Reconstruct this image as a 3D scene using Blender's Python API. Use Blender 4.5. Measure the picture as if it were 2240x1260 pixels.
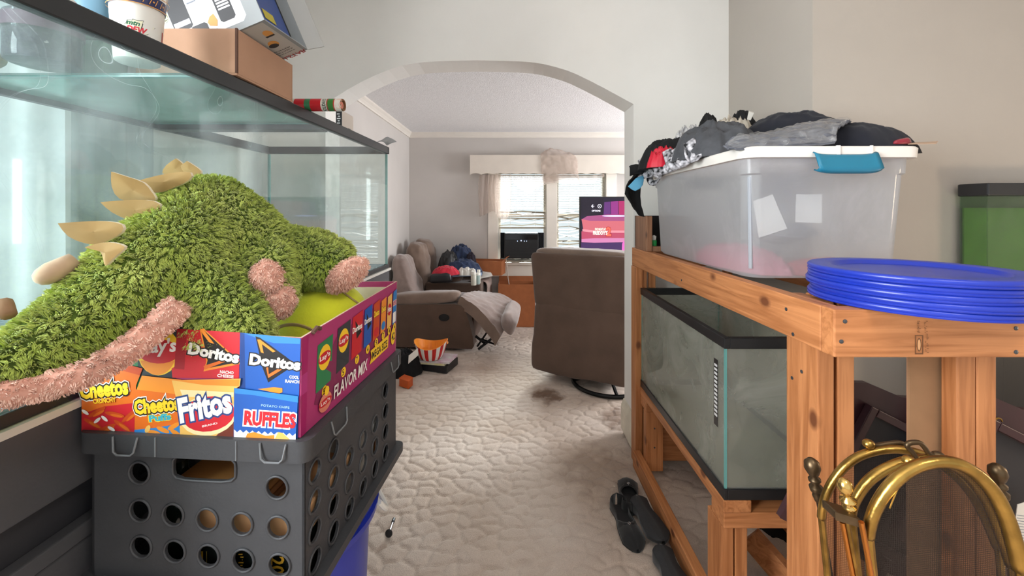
import bpy, bmesh, math, random
import numpy as np
from mathutils import Vector, Matrix, Quaternion, noise, kdtree
random.seed(7)
R = math.radians
SC = bpy.context.scene
COL = SC.collection
for o in list(bpy.data.objects): bpy.data.objects.remove(o)

# ---------------------------------------------------------------- camera
CAMZ, F, CX, CY = 1.40, 900.0, 1120.0, 460.0
cam = bpy.data.objects.new('camera', bpy.data.cameras.new('camera')); COL.objects.link(cam)
cam.location = (0, 0, CAMZ); cam.rotation_euler = (R(90), 0, 0)
cam.data.sensor_width = 36; cam.data.lens = F/2240*36
cam.data.shift_x = 0; cam.data.shift_y = -(630-CY)/2240
cam.data.clip_start = 0.05
SC.camera = cam
# ---------------------------------------------------------------- world, light, exposure
W = bpy.data.worlds.new('sky'); SC.world = W; W.use_nodes = True
bg = W.node_tree.nodes['Background']; bg.inputs[0].default_value = (0.93, 0.97, 1.0, 1); bg.inputs[1].default_value = 0.72
def area(name, loc, rot, sx, sy, power, col=(1, 1, 1), spread=180):
    l = bpy.data.lights.new(name, 'AREA'); l.shape = 'RECTANGLE'; l.size = sx; l.size_y = sy
    l.energy = power; l.color = col; l.spread = R(spread)
    o = bpy.data.objects.new(name, l); COL.objects.link(o); o.location = loc; o.rotation_euler = rot
    return o
area('daylight_far_windows', (1.2, 9.2, 4.1), (R(-62), 0, R(-6)), 3.6, 2.2, 560, (.95, .98, 1), 90)
area('daylight_living_side_window', (3.45, 3.9, 1.6), (R(90), 0, R(90)), 1.5, 1.2, 105, (.95, .97, 1))
area('daylight_left_window', (-1.95, .95, 1.7), (R(90), 0, R(-90)), 1.3, 1.3, 3, (.97, .99, 1))
area('daylight_left_window_behind', (-1.95, -.35, 1.75), (R(90), 0, R(-90)), 1.7, 1.5, 150, (.93, .965, 1))
lp = bpy.data.lights.new('warm_corner_lamp', 'POINT'); lp.energy = 9; lp.color = (1, .78, .55); lp.shadow_soft_size = .09
lo = bpy.data.objects.new('warm_corner_lamp', lp); COL.objects.link(lo); lo.location = (2.25, .75, 1.0)
area('ceiling_fill_near_room', (0.9, -.4, 2.72), (0, 0, 0), .5, .5, 10, (1, .95, .88))  # added soft fill from overhead
SC.view_settings.view_transform = 'Standard'; SC.view_settings.look = 'None'
SC.view_settings.gamma = 1; SC.view_settings.use_curve_mapping = False
SC.view_settings.exposure = 0.52
SC.cycles.transparent_max_bounces = 32

# ---------------------------------------------------------------- helpers
def at(px, py, Y): return Vector(((px-CX)/F*Y, Y, CAMZ-(py-CY)/F*Y))
def lin(h):
    if isinstance(h, str):
        h = h.lstrip('#'); c = [int(h[i:i+2], 16)/255 for i in (0, 2, 4)]
    else: c = h
    return tuple((x/12.92 if x <= .04045 else ((x+.055)/1.055)**2.4) for x in c)+(1,)
MATS = {}
class N:
    def __init__(s, m): s.t = m.node_tree; s.n = s.t.nodes; s.l = s.t.links
    def new(s, t, **k):
        n = s.n.new(t)
        for a, v in k.items(): setattr(n, a, v)
        return n
    def link(s, a, b): s.l.new(a, b)
def mat(name, col, rough=.6, metal=0, var=0, vscale=8, bump=0, bscale=60, col2=None, stretch=None, coat=0, sheen=0, spec=.5, detail=4, emit=None, estr=1):
    if name in MATS: return MATS[name]
    m = bpy.data.materials.new(name); m.use_nodes = True; g = N(m)
    p = g.n['Principled BSDF']; c = lin(col)
    p.inputs['Base Color'].default_value = c; p.inputs['Roughness'].default_value = rough
    p.inputs['Metallic'].default_value = metal; p.inputs['Coat Weight'].default_value = coat
    p.inputs['Sheen Weight'].default_value = sheen; p.inputs['Specular IOR Level'].default_value = spec
    if emit:
        p.inputs['Emission Color'].default_value = lin(emit); p.inputs['Emission Strength'].default_value = estr
    if var or bump or col2:
        tc = g.new('ShaderNodeTexCoord'); mp = g.new('ShaderNodeMapping'); g.link(tc.outputs['Object'], mp.inputs[0])
        if stretch: mp.inputs['Scale'].default_value = stretch
    if var or col2:
        nz = g.new('ShaderNodeTexNoise'); nz.inputs['Scale'].default_value = vscale; nz.inputs['Detail'].default_value = detail
        g.link(mp.outputs[0], nz.inputs[0])
        rp = g.new('ShaderNodeValToRGB'); g.link(nz.outputs[0], rp.inputs[0])
        rp.color_ramp.elements[0].position = .32; rp.color_ramp.elements[1].position = .68
        c2 = lin(col2) if col2 else tuple(min(1, x*(1+var)) for x in c[:3])+(1,)
        c1 = c if col2 else tuple(x*(1-var) for x in c[:3])+(1,)
        rp.color_ramp.elements[0].color = c1; rp.color_ramp.elements[1].color = c2
        g.link(rp.outputs[0], p.inputs['Base Color'])
    if bump:
        n2 = g.new('ShaderNodeTexNoise'); n2.inputs['Scale'].default_value = bscale; n2.inputs['Detail'].default_value = 3
        g.link(mp.outputs[0], n2.inputs[0])
        b = g.new('ShaderNodeBump'); b.inputs['Strength'].default_value = bump; b.inputs['Distance'].default_value = .01
        g.link(n2.outputs[0], b.inputs['Height']); g.link(b.outputs[0], p.inputs['Normal'])
    MATS[name] = m; return m
def wood(name, axis, c1='9c5f33', c2='c07f4e', knot='6b3a1c', gs=1.0):
    m = bpy.data.materials.new(name); m.use_nodes = True; g = N(m); p = g.n['Principled BSDF']
    p.inputs['Roughness'].default_value = .55
    tc = g.new('ShaderNodeTexCoord'); mp = g.new('ShaderNodeMapping'); g.link(tc.outputs['Object'], mp.inputs[0])
    s = [26*gs, 26*gs, 26*gs]; s[axis] = 1.6*gs; mp.inputs['Scale'].default_value = s
    nz = g.new('ShaderNodeTexNoise'); nz.inputs['Scale'].default_value = 1.6; nz.inputs['Detail'].default_value = 5; nz.inputs['Distortion'].default_value = 1.2
    g.link(mp.outputs[0], nz.inputs[0])
    rp = g.new('ShaderNodeValToRGB'); g.link(nz.outputs[0], rp.inputs[0])
    rp.color_ramp.elements[0].position = .34; rp.color_ramp.elements[0].color = lin(c1)
    rp.color_ramp.elements[1].position = .62; rp.color_ramp.elements[1].color = lin(c2)
    mp2 = g.new('ShaderNodeMapping'); g.link(tc.outputs['Object'], mp2.inputs[0])
    s2 = [8, 8, 8]; s2[axis] = 5; mp2.inputs['Scale'].default_value = s2
    vo = g.new('ShaderNodeTexVoronoi'); vo.inputs['Scale'].default_value = 1; g.link(mp2.outputs[0], vo.inputs[0])
    r2 = g.new('ShaderNodeValToRGB'); g.link(vo.outputs['Distance'], r2.inputs[0])
    r2.color_ramp.elements[0].position = .07; r2.color_ramp.elements[0].color = (1, 1, 1, 1)
    r2.color_ramp.elements[1].position = .15; r2.color_ramp.elements[1].color = (0, 0, 0, 1)
    mx = g.new('ShaderNodeMix', data_type='RGBA'); g.link(r2.outputs[0], mx.inputs[0]); g.link(rp.outputs[0], mx.inputs[6]); mx.inputs[7].default_value = lin(knot)
    g.link(mx.outputs[2], p.inputs['Base Color'])
    b = g.new('ShaderNodeBump'); b.inputs['Strength'].default_value = .15; b.inputs['Distance'].default_value = .004
    g.link(nz.outputs[0], b.inputs['Height']); g.link(b.outputs[0], p.inputs['Normal'])
    MATS[name] = m; return m
def glass(name, tint, ior=1.45, dirt=0, dirtcol='e8eef0', dscale=5, base_dirt_haze=0, lo=.5, hi=.75, scratch=0, grough=.02, stretch=None):
    m = bpy.data.materials.new(name); m.use_nodes = True; g = N(m)
    for n in list(g.n):
        if n.type != 'OUTPUT_MATERIAL': g.n.remove(n)
    out = [n for n in g.n if n.type == 'OUTPUT_MATERIAL'][0]
    tr = g.new('ShaderNodeBsdfTransparent'); tr.inputs[0].default_value = lin(tint)
    gl = g.new('ShaderNodeBsdfGlossy'); gl.inputs['Roughness'].default_value = grough
    fr0 = g.new('ShaderNodeFresnel'); fr0.inputs[0].default_value = ior
    ge = g.new('ShaderNodeNewGeometry'); iv = g.new('ShaderNodeMath', operation='SUBTRACT'); iv.inputs[0].default_value = 1; g.link(ge.outputs['Backfacing'], iv.inputs[1])
    fr = g.new('ShaderNodeMath', operation='MULTIPLY'); g.link(fr0.outputs[0], fr.inputs[0]); g.link(iv.outputs[0], fr.inputs[1])
    mx = g.new('ShaderNodeMixShader'); g.link(fr.outputs[0], mx.inputs[0]); g.link(tr.outputs[0], mx.inputs[1]); g.link(gl.outputs[0], mx.inputs[2])
    last = mx
    if dirt or base_dirt_haze:
        tc = g.new('ShaderNodeTexCoord'); mp = g.new('ShaderNodeMapping'); g.link(tc.outputs['Object'], mp.inputs[0])
        if stretch: mp.inputs['Scale'].default_value = stretch
        nz = g.new('ShaderNodeTexNoise'); nz.inputs['Scale'].default_value = dscale; nz.inputs['Detail'].default_value = 7; nz.inputs['Distortion'].default_value = .8; nz.inputs['Roughness'].default_value = .62
        g.link(mp.outputs[0], nz.inputs[0])
        mr = g.new('ShaderNodeMapRange'); mr.inputs[1].default_value = lo; mr.inputs[2].default_value = hi
        mr.inputs[3].default_value = base_dirt_haze; mr.inputs[4].default_value = base_dirt_haze+dirt; g.link(nz.outputs[0], mr.inputs[0])
        fac = mr.outputs[0]
        if scratch:
            w = g.new('ShaderNodeTexNoise'); w.inputs['Scale'].default_value = 5.5; w.inputs['Detail'].default_value = 1; w.inputs['Distortion'].default_value = .6
            g.link(mp.outputs[0], w.inputs[0])
            ab = g.new('ShaderNodeMath', operation='SUBTRACT'); g.link(w.outputs[0], ab.inputs[0]); ab.inputs[1].default_value = .5
            a2 = g.new('ShaderNodeMath', operation='ABSOLUTE'); g.link(ab.outputs[0], a2.inputs[0])
            m2 = g.new('ShaderNodeMapRange'); m2.inputs[1].default_value = 0; m2.inputs[2].default_value = .0010; m2.inputs[3].default_value = scratch; m2.inputs[4].default_value = 0
            g.link(a2.outputs[0], m2.inputs[0])
            ad = g.new('ShaderNodeMath', operation='ADD', use_clamp=True); g.link(fac, ad.inputs[0]); g.link(m2.outputs[0], ad.inputs[1]); fac = ad.outputs[0]
        df = g.new('ShaderNodeBsdfDiffuse'); df.inputs[0].default_value = lin(dirtcol)
        tl = g.new('ShaderNodeBsdfTranslucent'); tl.inputs[0].default_value = lin(dirtcol)
        dm = g.new('ShaderNodeMixShader'); dm.inputs[0].default_value = .5; g.link(df.outputs[0], dm.inputs[1]); g.link(tl.outputs[0], dm.inputs[2])
        m3 = g.new('ShaderNodeMixShader'); g.link(fac, m3.inputs[0]); g.link(mx.outputs[0], m3.inputs[1]); g.link(dm.outputs[0], m3.inputs[2]); last = m3
    g.link(last.outputs[0], out.inputs[0]); MATS[name] = m; return m

class MB:
    def __init__(s): s.v = []; s.f = []; s.mi = []; s.mats = []
    def slot(s, m):
        if m not in s.mats: s.mats.append(m)
        return s.mats.index(m)
    def add(s, vs, fs, m=None):
        b = len(s.v); s.v += [Vector(x) for x in vs]; i = s.slot(m)
        for f in fs: s.f.append(tuple(b+j for j in f)); s.mi.append(i)
        return s
    def box(s, x0, x1, y0, y1, z0, z1, m=None):
        return s.hexa([(x0, y0, z0), (x1, y0, z0), (x1, y1, z0), (x0, y1, z0), (x0, y0, z1), (x1, y0, z1), (x1, y1, z1), (x0, y1, z1)], m)
    def hexa(s, p, m=None):
        return s.add(p, [(3, 2, 1, 0), (4, 5, 6, 7), (0, 1, 5, 4), (1, 2, 6, 5), (2, 3, 7, 6), (3, 0, 4, 7)], m)
    def obox(s, M, sx, sy, sz, m=None):
        p = [M @ Vector((a*sx/2, b*sy/2, c*sz/2)) for c in (-1, 1) for a, b in ((-1, -1), (1, -1), (1, 1), (-1, 1))]
        return s.hexa(p, m)
    def tube(s, pts, r, n=8, m=None, closed=False, cap=True, flat=None):
        pts = [Vector(p) for p in pts]; k = len(pts)
        rr = r if isinstance(r, list) else [r]*k
        vs = []; up = None
        for i, p in enumerate(pts):
            a = pts[i-1] if (i > 0 or closed) else pts[i]; b = pts[(i+1) % k] if (i < k-1 or closed) else pts[i]
            t = (b-a); t = t.normalized() if t.length > 1e-9 else Vector((0, 0, 1))
            if up is None:
                up = t.orthogonal().normalized() if flat is None else Vector(flat)
            if flat is not None: up = Vector(flat)
            up = (up-t*up.dot(t)); up = up.normalized() if up.length > 1e-6 else t.orthogonal().normalized()
            w = t.cross(up)
            q = rr[i]
            ru, rw = q if isinstance(q, (tuple, list)) else (q, q)
            for j in range(n):
                an = 2*math.pi*j/n
                vs.append(p+up*math.cos(an)*ru+w*math.sin(an)*rw)
        fs = []
        for i in range(k if closed else k-1):
            for j in range(n):
                a = i*n+j; b = i*n+(j+1) % n; c = ((i+1) % k)*n+(j+1) % n; d = ((i+1) % k)*n+j
                fs.append((a, b, c, d))
        if cap and not closed:
            fs.append(tuple(range(n-1, -1, -1))); fs.append(tuple((k-1)*n+j for j in range(n)))
        return s.add(vs, fs, m)
    def lathe(s, prof, n=24, M=None, m=None, cap=True):
        M = M or Matrix(); vs = []; fs = []; k = len(prof)
        for r, z in prof:
            for j in range(n):
                a = 2*math.pi*j/n; vs.append(M @ Vector((r*math.cos(a), r*math.sin(a), z)))
        for i in range(k-1):
            for j in range(n): fs.append((i*n+j, i*n+(j+1) % n, (i+1)*n+(j+1) % n, (i+1)*n+j))
        if cap:
            if prof[0][0] > 1e-6: fs.append(tuple(range(n-1, -1, -1)))
            if prof[-1][0] > 1e-6: fs.append(tuple((k-1)*n+j for j in range(n)))
        return s.add(vs, fs, m)
    def ball(s, c, r, m=None, n=16, M=None):
        r = r if isinstance(r, (tuple, list)) else (r, r, r); h = n//2
        prof = [(math.sin(math.pi*i/h), -math.cos(math.pi*i/h)) for i in range(h+1)]
        prof[0] = (1e-5, -1); prof[-1] = (1e-5, 1)
        T = Matrix.Translation(c) @ (M or Matrix()) @ Matrix.Diagonal((r[0], r[1], r[2], 1))
        return s.lathe(prof, n, T, m, cap=False)
    def grid(s, net, m=None, wrap=False):
        a = len(net); b = len(net[0]); vs = [p for row in net for p in row]; fs = []
        for i in range(a-1):
            for j in range(b if wrap else b-1): fs.append((i*b+j, i*b+(j+1) % b, (i+1)*b+(j+1) % b, (i+1)*b+j))
        return s.add(vs, fs, m)
    def prism(s, pts, off, m=None, mside=None):
        pts = [Vector(p) for p in pts]; off = Vector(off); k = len(pts)
        s.add(pts, [tuple(range(k))], m); s.add([p+off for p in pts], [tuple(range(k-1, -1, -1))], m)
        b = [p for p in pts]+[p+off for p in pts]
        s.add(b, [(i, k+i, k+(i+1) % k, (i+1) % k) for i in range(k)], mside or m); return s
    def cushion(s, c8, k=5, n=10, m=None, wr=0, ws=6, seed=0):
        c = [Vector(p) for p in c8]; idx = {}; vs = []; fs = []
        def put(u, v, w):
            key = (round(u, 4), round(v, 4), round(w, 4))
            if key in idx: return idx[key]
            nk = (abs(u)**k+abs(v)**k+abs(w)**k)**(1/k); a, b, d = u/nk, v/nk, w/nk
            a, b, d = (a+1)/2, (b+1)/2, (d+1)/2
            lo = (c[0]*(1-a)+c[1]*a)*(1-b)+(c[3]*(1-a)+c[2]*a)*b
            hi = (c[4]*(1-a)+c[5]*a)*(1-b)+(c[7]*(1-a)+c[6]*a)*b
            p = lo*(1-d)+hi*d
            if wr:
                q = p*ws+Vector((seed*3.1, seed*1.7, 0)); p = p+noise.noise_vector(q)*wr+noise.noise_vector(q*2.7)*wr*.5
            vs.append(p); idx[key] = len(vs)-1; return idx[key]
        for ax in range(3):
            for sg in (-1, 1):
                for i in range(n):
                    for j in range(n):
                        q = []
                        for di, dj in ((0, 0), (1, 0), (1, 1), (0, 1)):
                            a = -1+2*(i+di)/n; b = -1+2*(j+dj)/n
                            t = [0, 0, 0]; t[ax] = sg; t[(ax+1) % 3] = a; t[(ax+2) % 3] = b; q.append(put(*t))
                        fs.append(tuple(q) if sg > 0 else tuple(q[::-1]))
        return s.add(vs, fs, m)
    def build(s, name, m=None, parent=None, smooth=False, bevel=0, seg=2, local=False, kind=None, solid=0, subsurf=0, ang=40):
        me = bpy.data.meshes.new(name); M = ROOTM.get(parent.name if parent else None, Matrix())
        Mi = M.inverted()
        vs = s.v if (local or parent is None) else [Mi @ v for v in s.v]
        me.from_pydata([tuple(v) for v in vs], [], s.f)
        ms = [x if x is not None else m for x in s.mats]
        for x in ms: me.materials.append(x)
        me.polygons.foreach_set('material_index', s.mi)
        o = bpy.data.objects.new(name, me); COL.objects.link(o)
        if parent: o.parent = parent; ROOTM[o.name] = M
        if smooth:
            me.polygons.foreach_set('use_smooth', [True]*len(me.polygons))
            if ang < 180: me.set_sharp_from_angle(angle=R(ang))
        me.validate(); me.update()
        bm = bmesh.new(); bm.from_mesh(me); bmesh.ops.recalc_face_normals(bm, faces=bm.faces); bm.to_mesh(me); bm.free()
        if bevel:
            b = o.modifiers.new('bevel', 'BEVEL'); b.width = bevel; b.segments = seg; b.limit_method = 'ANGLE'; b.angle_limit = R(35)
        if solid:
            b = o.modifiers.new('solid', 'SOLIDIFY'); b.thickness = solid; b.offset = 0
        if subsurf:
            b = o.modifiers.new('sub', 'SUBSURF'); b.levels = subsurf; b.render_levels = subsurf
        if kind: o['kind'] = kind
        return o
ROOTM = {}
def thing(name, label, cat, loc=(0, 0, 0), rz=0, group=None):
    o = bpy.data.objects.new(name, None); COL.objects.link(o); o.location = loc; o.rotation_euler = (0, 0, rz)
    o.empty_display_size = .05
    ROOTM[o.name] = Matrix.Translation(loc) @ Matrix.Rotation(rz, 4, 'Z')
    o['label'] = label; o['category'] = cat
    if group: o['group'] = group
    return o
def tag(o, label, cat, group=None):
    o['label'] = label; o['category'] = cat
    if group: o['group'] = group
    return o
def struct(o): o['kind'] = 'structure'; return o
def catmull(pts, n):
    out = []; k = len(pts)
    for s in range(n+1):
        t = s/n*(k-1); i = min(int(t), k-2); f = t-i
        p0 = pts[max(i-1, 0)]; p1 = pts[i]; p2 = pts[i+1]; p3 = pts[min(i+2, k-1)]
        out.append(0.5*((2*p1)+(p2-p0)*f+(2*p0-5*p1+4*p2-p3)*f*f+(3*p1-p0-3*p2+p3)*f*f*f))
    return out
def sheet(net, nu=40, nv=40, wr=.008, ws=14, seed=0, direc=None):
    net = [[Vector(p) for p in r] for r in net]
    rows = [catmull(r, nv) for r in net]
    cols = [catmull([rows[i][j] for i in range(len(rows))], nu) for j in range(nv+1)]
    g = [[cols[j][i] for j in range(nv+1)] for i in range(nu+1)]
    out = []
    for i in range(nu+1):
        row = []
        for j in range(nv+1):
            a = g[min(i+1, nu)][j]-g[max(i-1, 0)][j]; b = g[i][min(j+1, nv)]-g[i][max(j-1, 0)]
            n = a.cross(b); n = n.normalized() if n.length > 1e-9 else Vector((0, 0, 1))
            p = g[i][j]; q = p*ws+Vector((seed*7.3, seed*3.9, seed*1.3))
            if direc: q = Vector((q.x*direc[0], q.y*direc[1], q.z*direc[2]))
            h = noise.noise(q)+.5*noise.noise(q*2.1+Vector((3, 1, 9)))
            h2 = 1-2*abs(noise.noise(q*1.3+Vector((5, 5, 5))))
            row.append(p+n*wr*(h+.6*h2))
        out.append(row)
    return out
def heap(c, rx, ry, h, rot=0, seed=0, m=None, n=80, k=26, fold=.25, power=.6, sharp=1.0, flat=0.0):
    """crumpled garment lying on its base: closed domed lump with folds"""
    b = MB(); net = []
    for i in range(k+1):
        row = []; t = i/k
        for j in range(n):
            a = 2*math.pi*j/n
            w = 1+.14*noise.noise(Vector((math.cos(a)*1.7+seed, math.sin(a)*1.7, seed*.37)))+.08*noise.noise(Vector((math.cos(a)*5+seed, math.sin(a)*5, 2+seed)))
            r = (1-t)*w
            x = math.cos(a)*rx*r; y = math.sin(a)*ry*r
            z = h*max(0.0, 1-(1-t)**2)**power
            if flat: z = min(z, h*(1-flat))+ .15*max(0, z-h*(1-flat))
            q = Vector((x/rx*2.2+seed*3.3, y/ry*2.2-seed*1.1, seed*.71))
            rd = 1-2*abs(noise.noise(q*sharp)); rd2 = 1-2*abs(noise.noise(q*2.2*sharp+Vector((4, 4, 4))))
            s_ = min(1, t*4)
            rd3 = 1-2*abs(noise.noise(q*4.6*sharp+Vector((9, 2, 4))))
            z = z*(1-fold*.5)+h*fold*s_*(.55*rd+.3*rd2+.10*rd3)
            z = max(z, .002 if i else 0)
            X = x*math.cos(rot)-y*math.sin(rot); Yv = x*math.sin(rot)+y*math.cos(rot)
            row.append(Vector((c[0]+X, c[1]+Yv, c[2]+z)))
        net.append(row)
    zm = max(p.z for r_ in net for p in r_)-c[2]
    for r_ in net:
        for p in r_: p.z = c[2]+(p.z-c[2])*h/zm
    b.grid(net, m, wrap=True); b.add(net[0], [tuple(range(n-1, -1, -1))], m)
    return b
_fc = {}
def glyphs(body, bold=0.0, shear=0, spacing=1.0):
    key = (body, bold, shear, spacing)
    if key in _fc: return _fc[key]
    c = bpy.data.curves.new('t', 'FONT'); c.body = body; c.offset = bold; c.shear = shear; c.resolution_u = 2; c.space_character = spacing
    o = bpy.data.objects.new('t', c); me = bpy.data.meshes.new_from_object(o)
    v = [(p.co.x, p.co.y) for p in me.vertices]; f = [tuple(p.vertices) for p in me.polygons]
    bpy.data.objects.remove(o); bpy.data.curves.remove(c); bpy.data.meshes.remove(me)
    _fc[key] = (v, f); return v, f
class Print:
    """flat print lying on a real surface: mp(a,b,lift) gives the 3-D point"""
    def __init__(s, mp, flip=True): s.b = MB(); s.mp = mp; s.k = 0; s.sy = -1 if flip else 1
    def lift(s): s.k += 1; return .0003+.00005*s.k
    def poly(s, pts, m):
        h = s.lift(); s.b.add([s.mp(a, b, h) for a, b in pts], [tuple(range(len(pts)))], m)
    def ell(s, cx, cy, rx, ry, m, rot=0, n=20, a0=0, a1=360):
        pts = []
        for j in range(n):
            a = R(a0+(a1-a0)*j/(n if a1-a0 == 360 else n-1)); x = rx*math.cos(a); y = ry*math.sin(a)
            pts.append((cx+x*math.cos(rot)-y*math.sin(rot), cy+x*math.sin(rot)+y*math.cos(rot)))
        s.poly(pts, m)
    def rect(s, x0, y0, x1, y1, m): s.poly([(x0, y0), (x1, y0), (x1, y1), (x0, y1)], m)
    def text(s, body, x, y, w, h, m, rot=0, shear=0, bold=.015, arc=0, outline=None, obold=.05, outline2=None, o2=.09):
        """fitted into w x h with its lower-left corner at (x,y); rot turns counter-clockwise as seen"""
        v0, _ = glyphs(body, bold, shear)
        xs = [a for a, _ in v0]; ys = [b for _, b in v0]; x0, x1, y0, y1 = min(xs), max(xs), min(ys), max(ys)
        for mm, bb in ((outline2, o2), (outline, obold), (m, bold)):
            if mm is None: continue
            v, f = glyphs(body, bb, shear); L = s.lift(); pts = []
            for a, b in v:
                a = (a-x0)/(x1-x0)*w; b = (b-y0)/(y1-y0)*h
                b += arc*4*(a/w)*(1-a/w) if w else 0
                X = a*math.cos(rot)-b*math.sin(rot); Yv = a*math.sin(rot)+b*math.cos(rot)
                pts.append(s.mp(x+X, y+s.sy*Yv, L))
            s.b.add(pts, f, mm)
    def build(s, name, parent=None, **k): return s.b.build(name, None, parent, **k)
def plane_px(p0, n):
    p0 = Vector(p0); n = Vector(n).normalized(); o = Vector((0, 0, CAMZ))
    if n.dot(o-p0) < 0: n = -n
    def f(px, py, lift):
        d = at(px, py, 1)-o; t = (p0-o).dot(n)/d.dot(n); return o+d*t+n*lift
    return f
def quad_uv(p00, p10, p11, p01):
    a, b, c, d = [Vector(p) for p in (p00, p10, p11, p01)]
    n = (b-a).cross(d-a).normalized()
    def f(u, v, lift): return (a*(1-u)+b*u)*(1-v)+(d*(1-u)+c*u)*v+n*lift
    return f
def copy_tree(o, parent=None):
    c = o.copy(); COL.objects.link(c)
    if parent: c.parent = parent
    for ch in o.children: copy_tree(ch, c)
    return c
# ================================================================= SETTING
WALL = mat('plaster_cream', 'e8e5e0', .85, var=.035, vscale=2.2, bump=.05, bscale=35)
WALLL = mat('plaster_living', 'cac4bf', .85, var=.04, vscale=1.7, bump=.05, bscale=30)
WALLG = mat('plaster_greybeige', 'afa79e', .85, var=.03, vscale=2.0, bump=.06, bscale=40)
CEIL = mat('ceiling_popcorn', 'efeff1', .95, var=.05, vscale=60, bump=.55, bscale=130)
TRIM = mat('trim_paint', 'e4ddd4', .5, var=.03, vscale=5)
def carpet_mat():
    m = bpy.data.materials.new('carpet'); m.use_nodes = True; g = N(m); p = g.n['Principled BSDF']; p.inputs['Roughness'].default_value = .95
    p.inputs['Sheen Weight'].default_value = .15; p.inputs['Specular IOR Level'].default_value = .15
    tc = g.new('ShaderNodeTexCoord')
    n1 = g.new('ShaderNodeTexNoise'); n1.inputs['Scale'].default_value = 1.6; n1.inputs['Detail'].default_value = 6; g.link(tc.outputs['Object'], n1.inputs[0])
    r = g.new('ShaderNodeValToRGB'); g.link(n1.outputs[0], r.inputs[0])
    r.color_ramp.elements[0].position = .3; r.color_ramp.elements[0].color = lin('c3ae9c')
    r.color_ramp.elements[1].position = .65; r.color_ramp.elements[1].color = lin('dacabd')
    n2 = g.new('ShaderNodeTexNoise'); n2.inputs['Scale'].default_value = 260; n2.inputs['Detail'].default_value = 2; g.link(tc.outputs['Object'], n2.inputs[0])
    mx = g.new('ShaderNodeMix', data_type='RGBA', blend_type='MULTIPLY'); mx.inputs[0].default_value = .35; g.link(r.outputs[0], mx.inputs[6]); g.link(n2.outputs[0], mx.inputs[7])
    last = mx.outputs[2]
    n3 = g.new('ShaderNodeTexNoise'); n3.inputs['Scale'].default_value = 9; n3.inputs['Detail'].default_value = 5; g.link(tc.outputs['Object'], n3.inputs[0])
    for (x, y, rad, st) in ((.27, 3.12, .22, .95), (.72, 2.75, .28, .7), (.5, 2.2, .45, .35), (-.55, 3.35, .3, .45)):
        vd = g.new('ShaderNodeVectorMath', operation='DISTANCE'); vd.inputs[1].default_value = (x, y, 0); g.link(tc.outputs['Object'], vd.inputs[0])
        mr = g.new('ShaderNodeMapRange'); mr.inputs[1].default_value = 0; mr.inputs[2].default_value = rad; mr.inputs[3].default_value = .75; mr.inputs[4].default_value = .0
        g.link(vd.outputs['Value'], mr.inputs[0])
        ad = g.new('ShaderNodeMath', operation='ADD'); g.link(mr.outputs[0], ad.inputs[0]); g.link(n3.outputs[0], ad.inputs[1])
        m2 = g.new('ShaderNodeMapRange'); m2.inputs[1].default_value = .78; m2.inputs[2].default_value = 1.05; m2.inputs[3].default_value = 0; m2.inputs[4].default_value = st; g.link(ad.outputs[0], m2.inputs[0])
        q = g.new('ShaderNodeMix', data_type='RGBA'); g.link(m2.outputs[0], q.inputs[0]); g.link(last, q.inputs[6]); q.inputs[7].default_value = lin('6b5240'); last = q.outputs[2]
    g.link(last, p.inputs['Base Color'])
    b = g.new('ShaderNodeBump'); b.inputs['Strength'].default_value = .6; b.inputs['Distance'].default_value = .003; g.link(n2.outputs[0], b.inputs['Height']); g.link(b.outputs[0], p.inputs['Normal'])
    return m
def make_floor():
    xs = np.concatenate([[-1.46, -1.2, -.95], np.arange(-.8, 1.3, .009), [1.5, 2.0, 2.6, 3.2]])
    ys = np.concatenate([[-2.5, -1.5, -.5, .4, .9], np.arange(1.2, 5.2, .009), [5.4]])
    rng = np.random.RandomState(3); kd_pts = []
    dx, dy = .105, .066; row = 0; y = .8
    while y < 5.6:
        x = -1.3+(row % 2)*dx/2
        while x < 2.0:
            kd_pts.append((x+rng.uniform(-.045, .045), y+rng.uniform(-.024, .024), 0)); x += dx
        y += dy; row += 1
    kd = kdtree.KDTree(len(kd_pts))
    asp = 1.35
    for i, p in enumerate(kd_pts): kd.insert((p[0], p[1]*asp, 0), i)
    kd.balance(); nx, ny = len(xs), len(ys); co = np.zeros((nx*ny, 3), np.float32); k = 0
    for j in range(ny):
        for i in range(nx):
            x, y = float(xs[i]), float(ys[j]); z = 0
            if -.82 < x < 1.32 and 1.15 < y < 5.25:
                wx = x+.026*noise.noise(Vector((x*13, y*13, 0)))+.009*noise.noise(Vector((x*38, y*38, 2))); wy = y+.020*noise.noise(Vector((x*13, y*13, 7)))+.008*noise.noise(Vector((x*38, y*38, 5)))
                r = kd.find_n((wx, wy*asp, 0), 2); d = r[1][2]-r[0][2]
                t = min(1, d/.018); t = t*t*(3-2*t)
                z = -.0075*(1-t)-.0022*(r[0][2]/.06)+.0015*noise.noise(Vector((x*40, y*40, 3)))
                z = min(z, 0)
            co[k] = (x, y, z); k += 1
    idx = np.arange(nx*ny).reshape(ny, nx)
    q = np.stack([idx[:-1, :-1], idx[:-1, 1:], idx[1:, 1:], idx[1:, :-1]], -1).reshape(-1, 4)
    me = bpy.data.meshes.new('floor'); me.from_pydata(co.tolist(), [], q.tolist())
    me.polygons.foreach_set('use_smooth', [True]*len(me.polygons)); me.materials.append(carpet_mat())
    o = bpy.data.objects.new('floor', me); COL.objects.link(o); return o
struct(make_floor())

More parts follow.
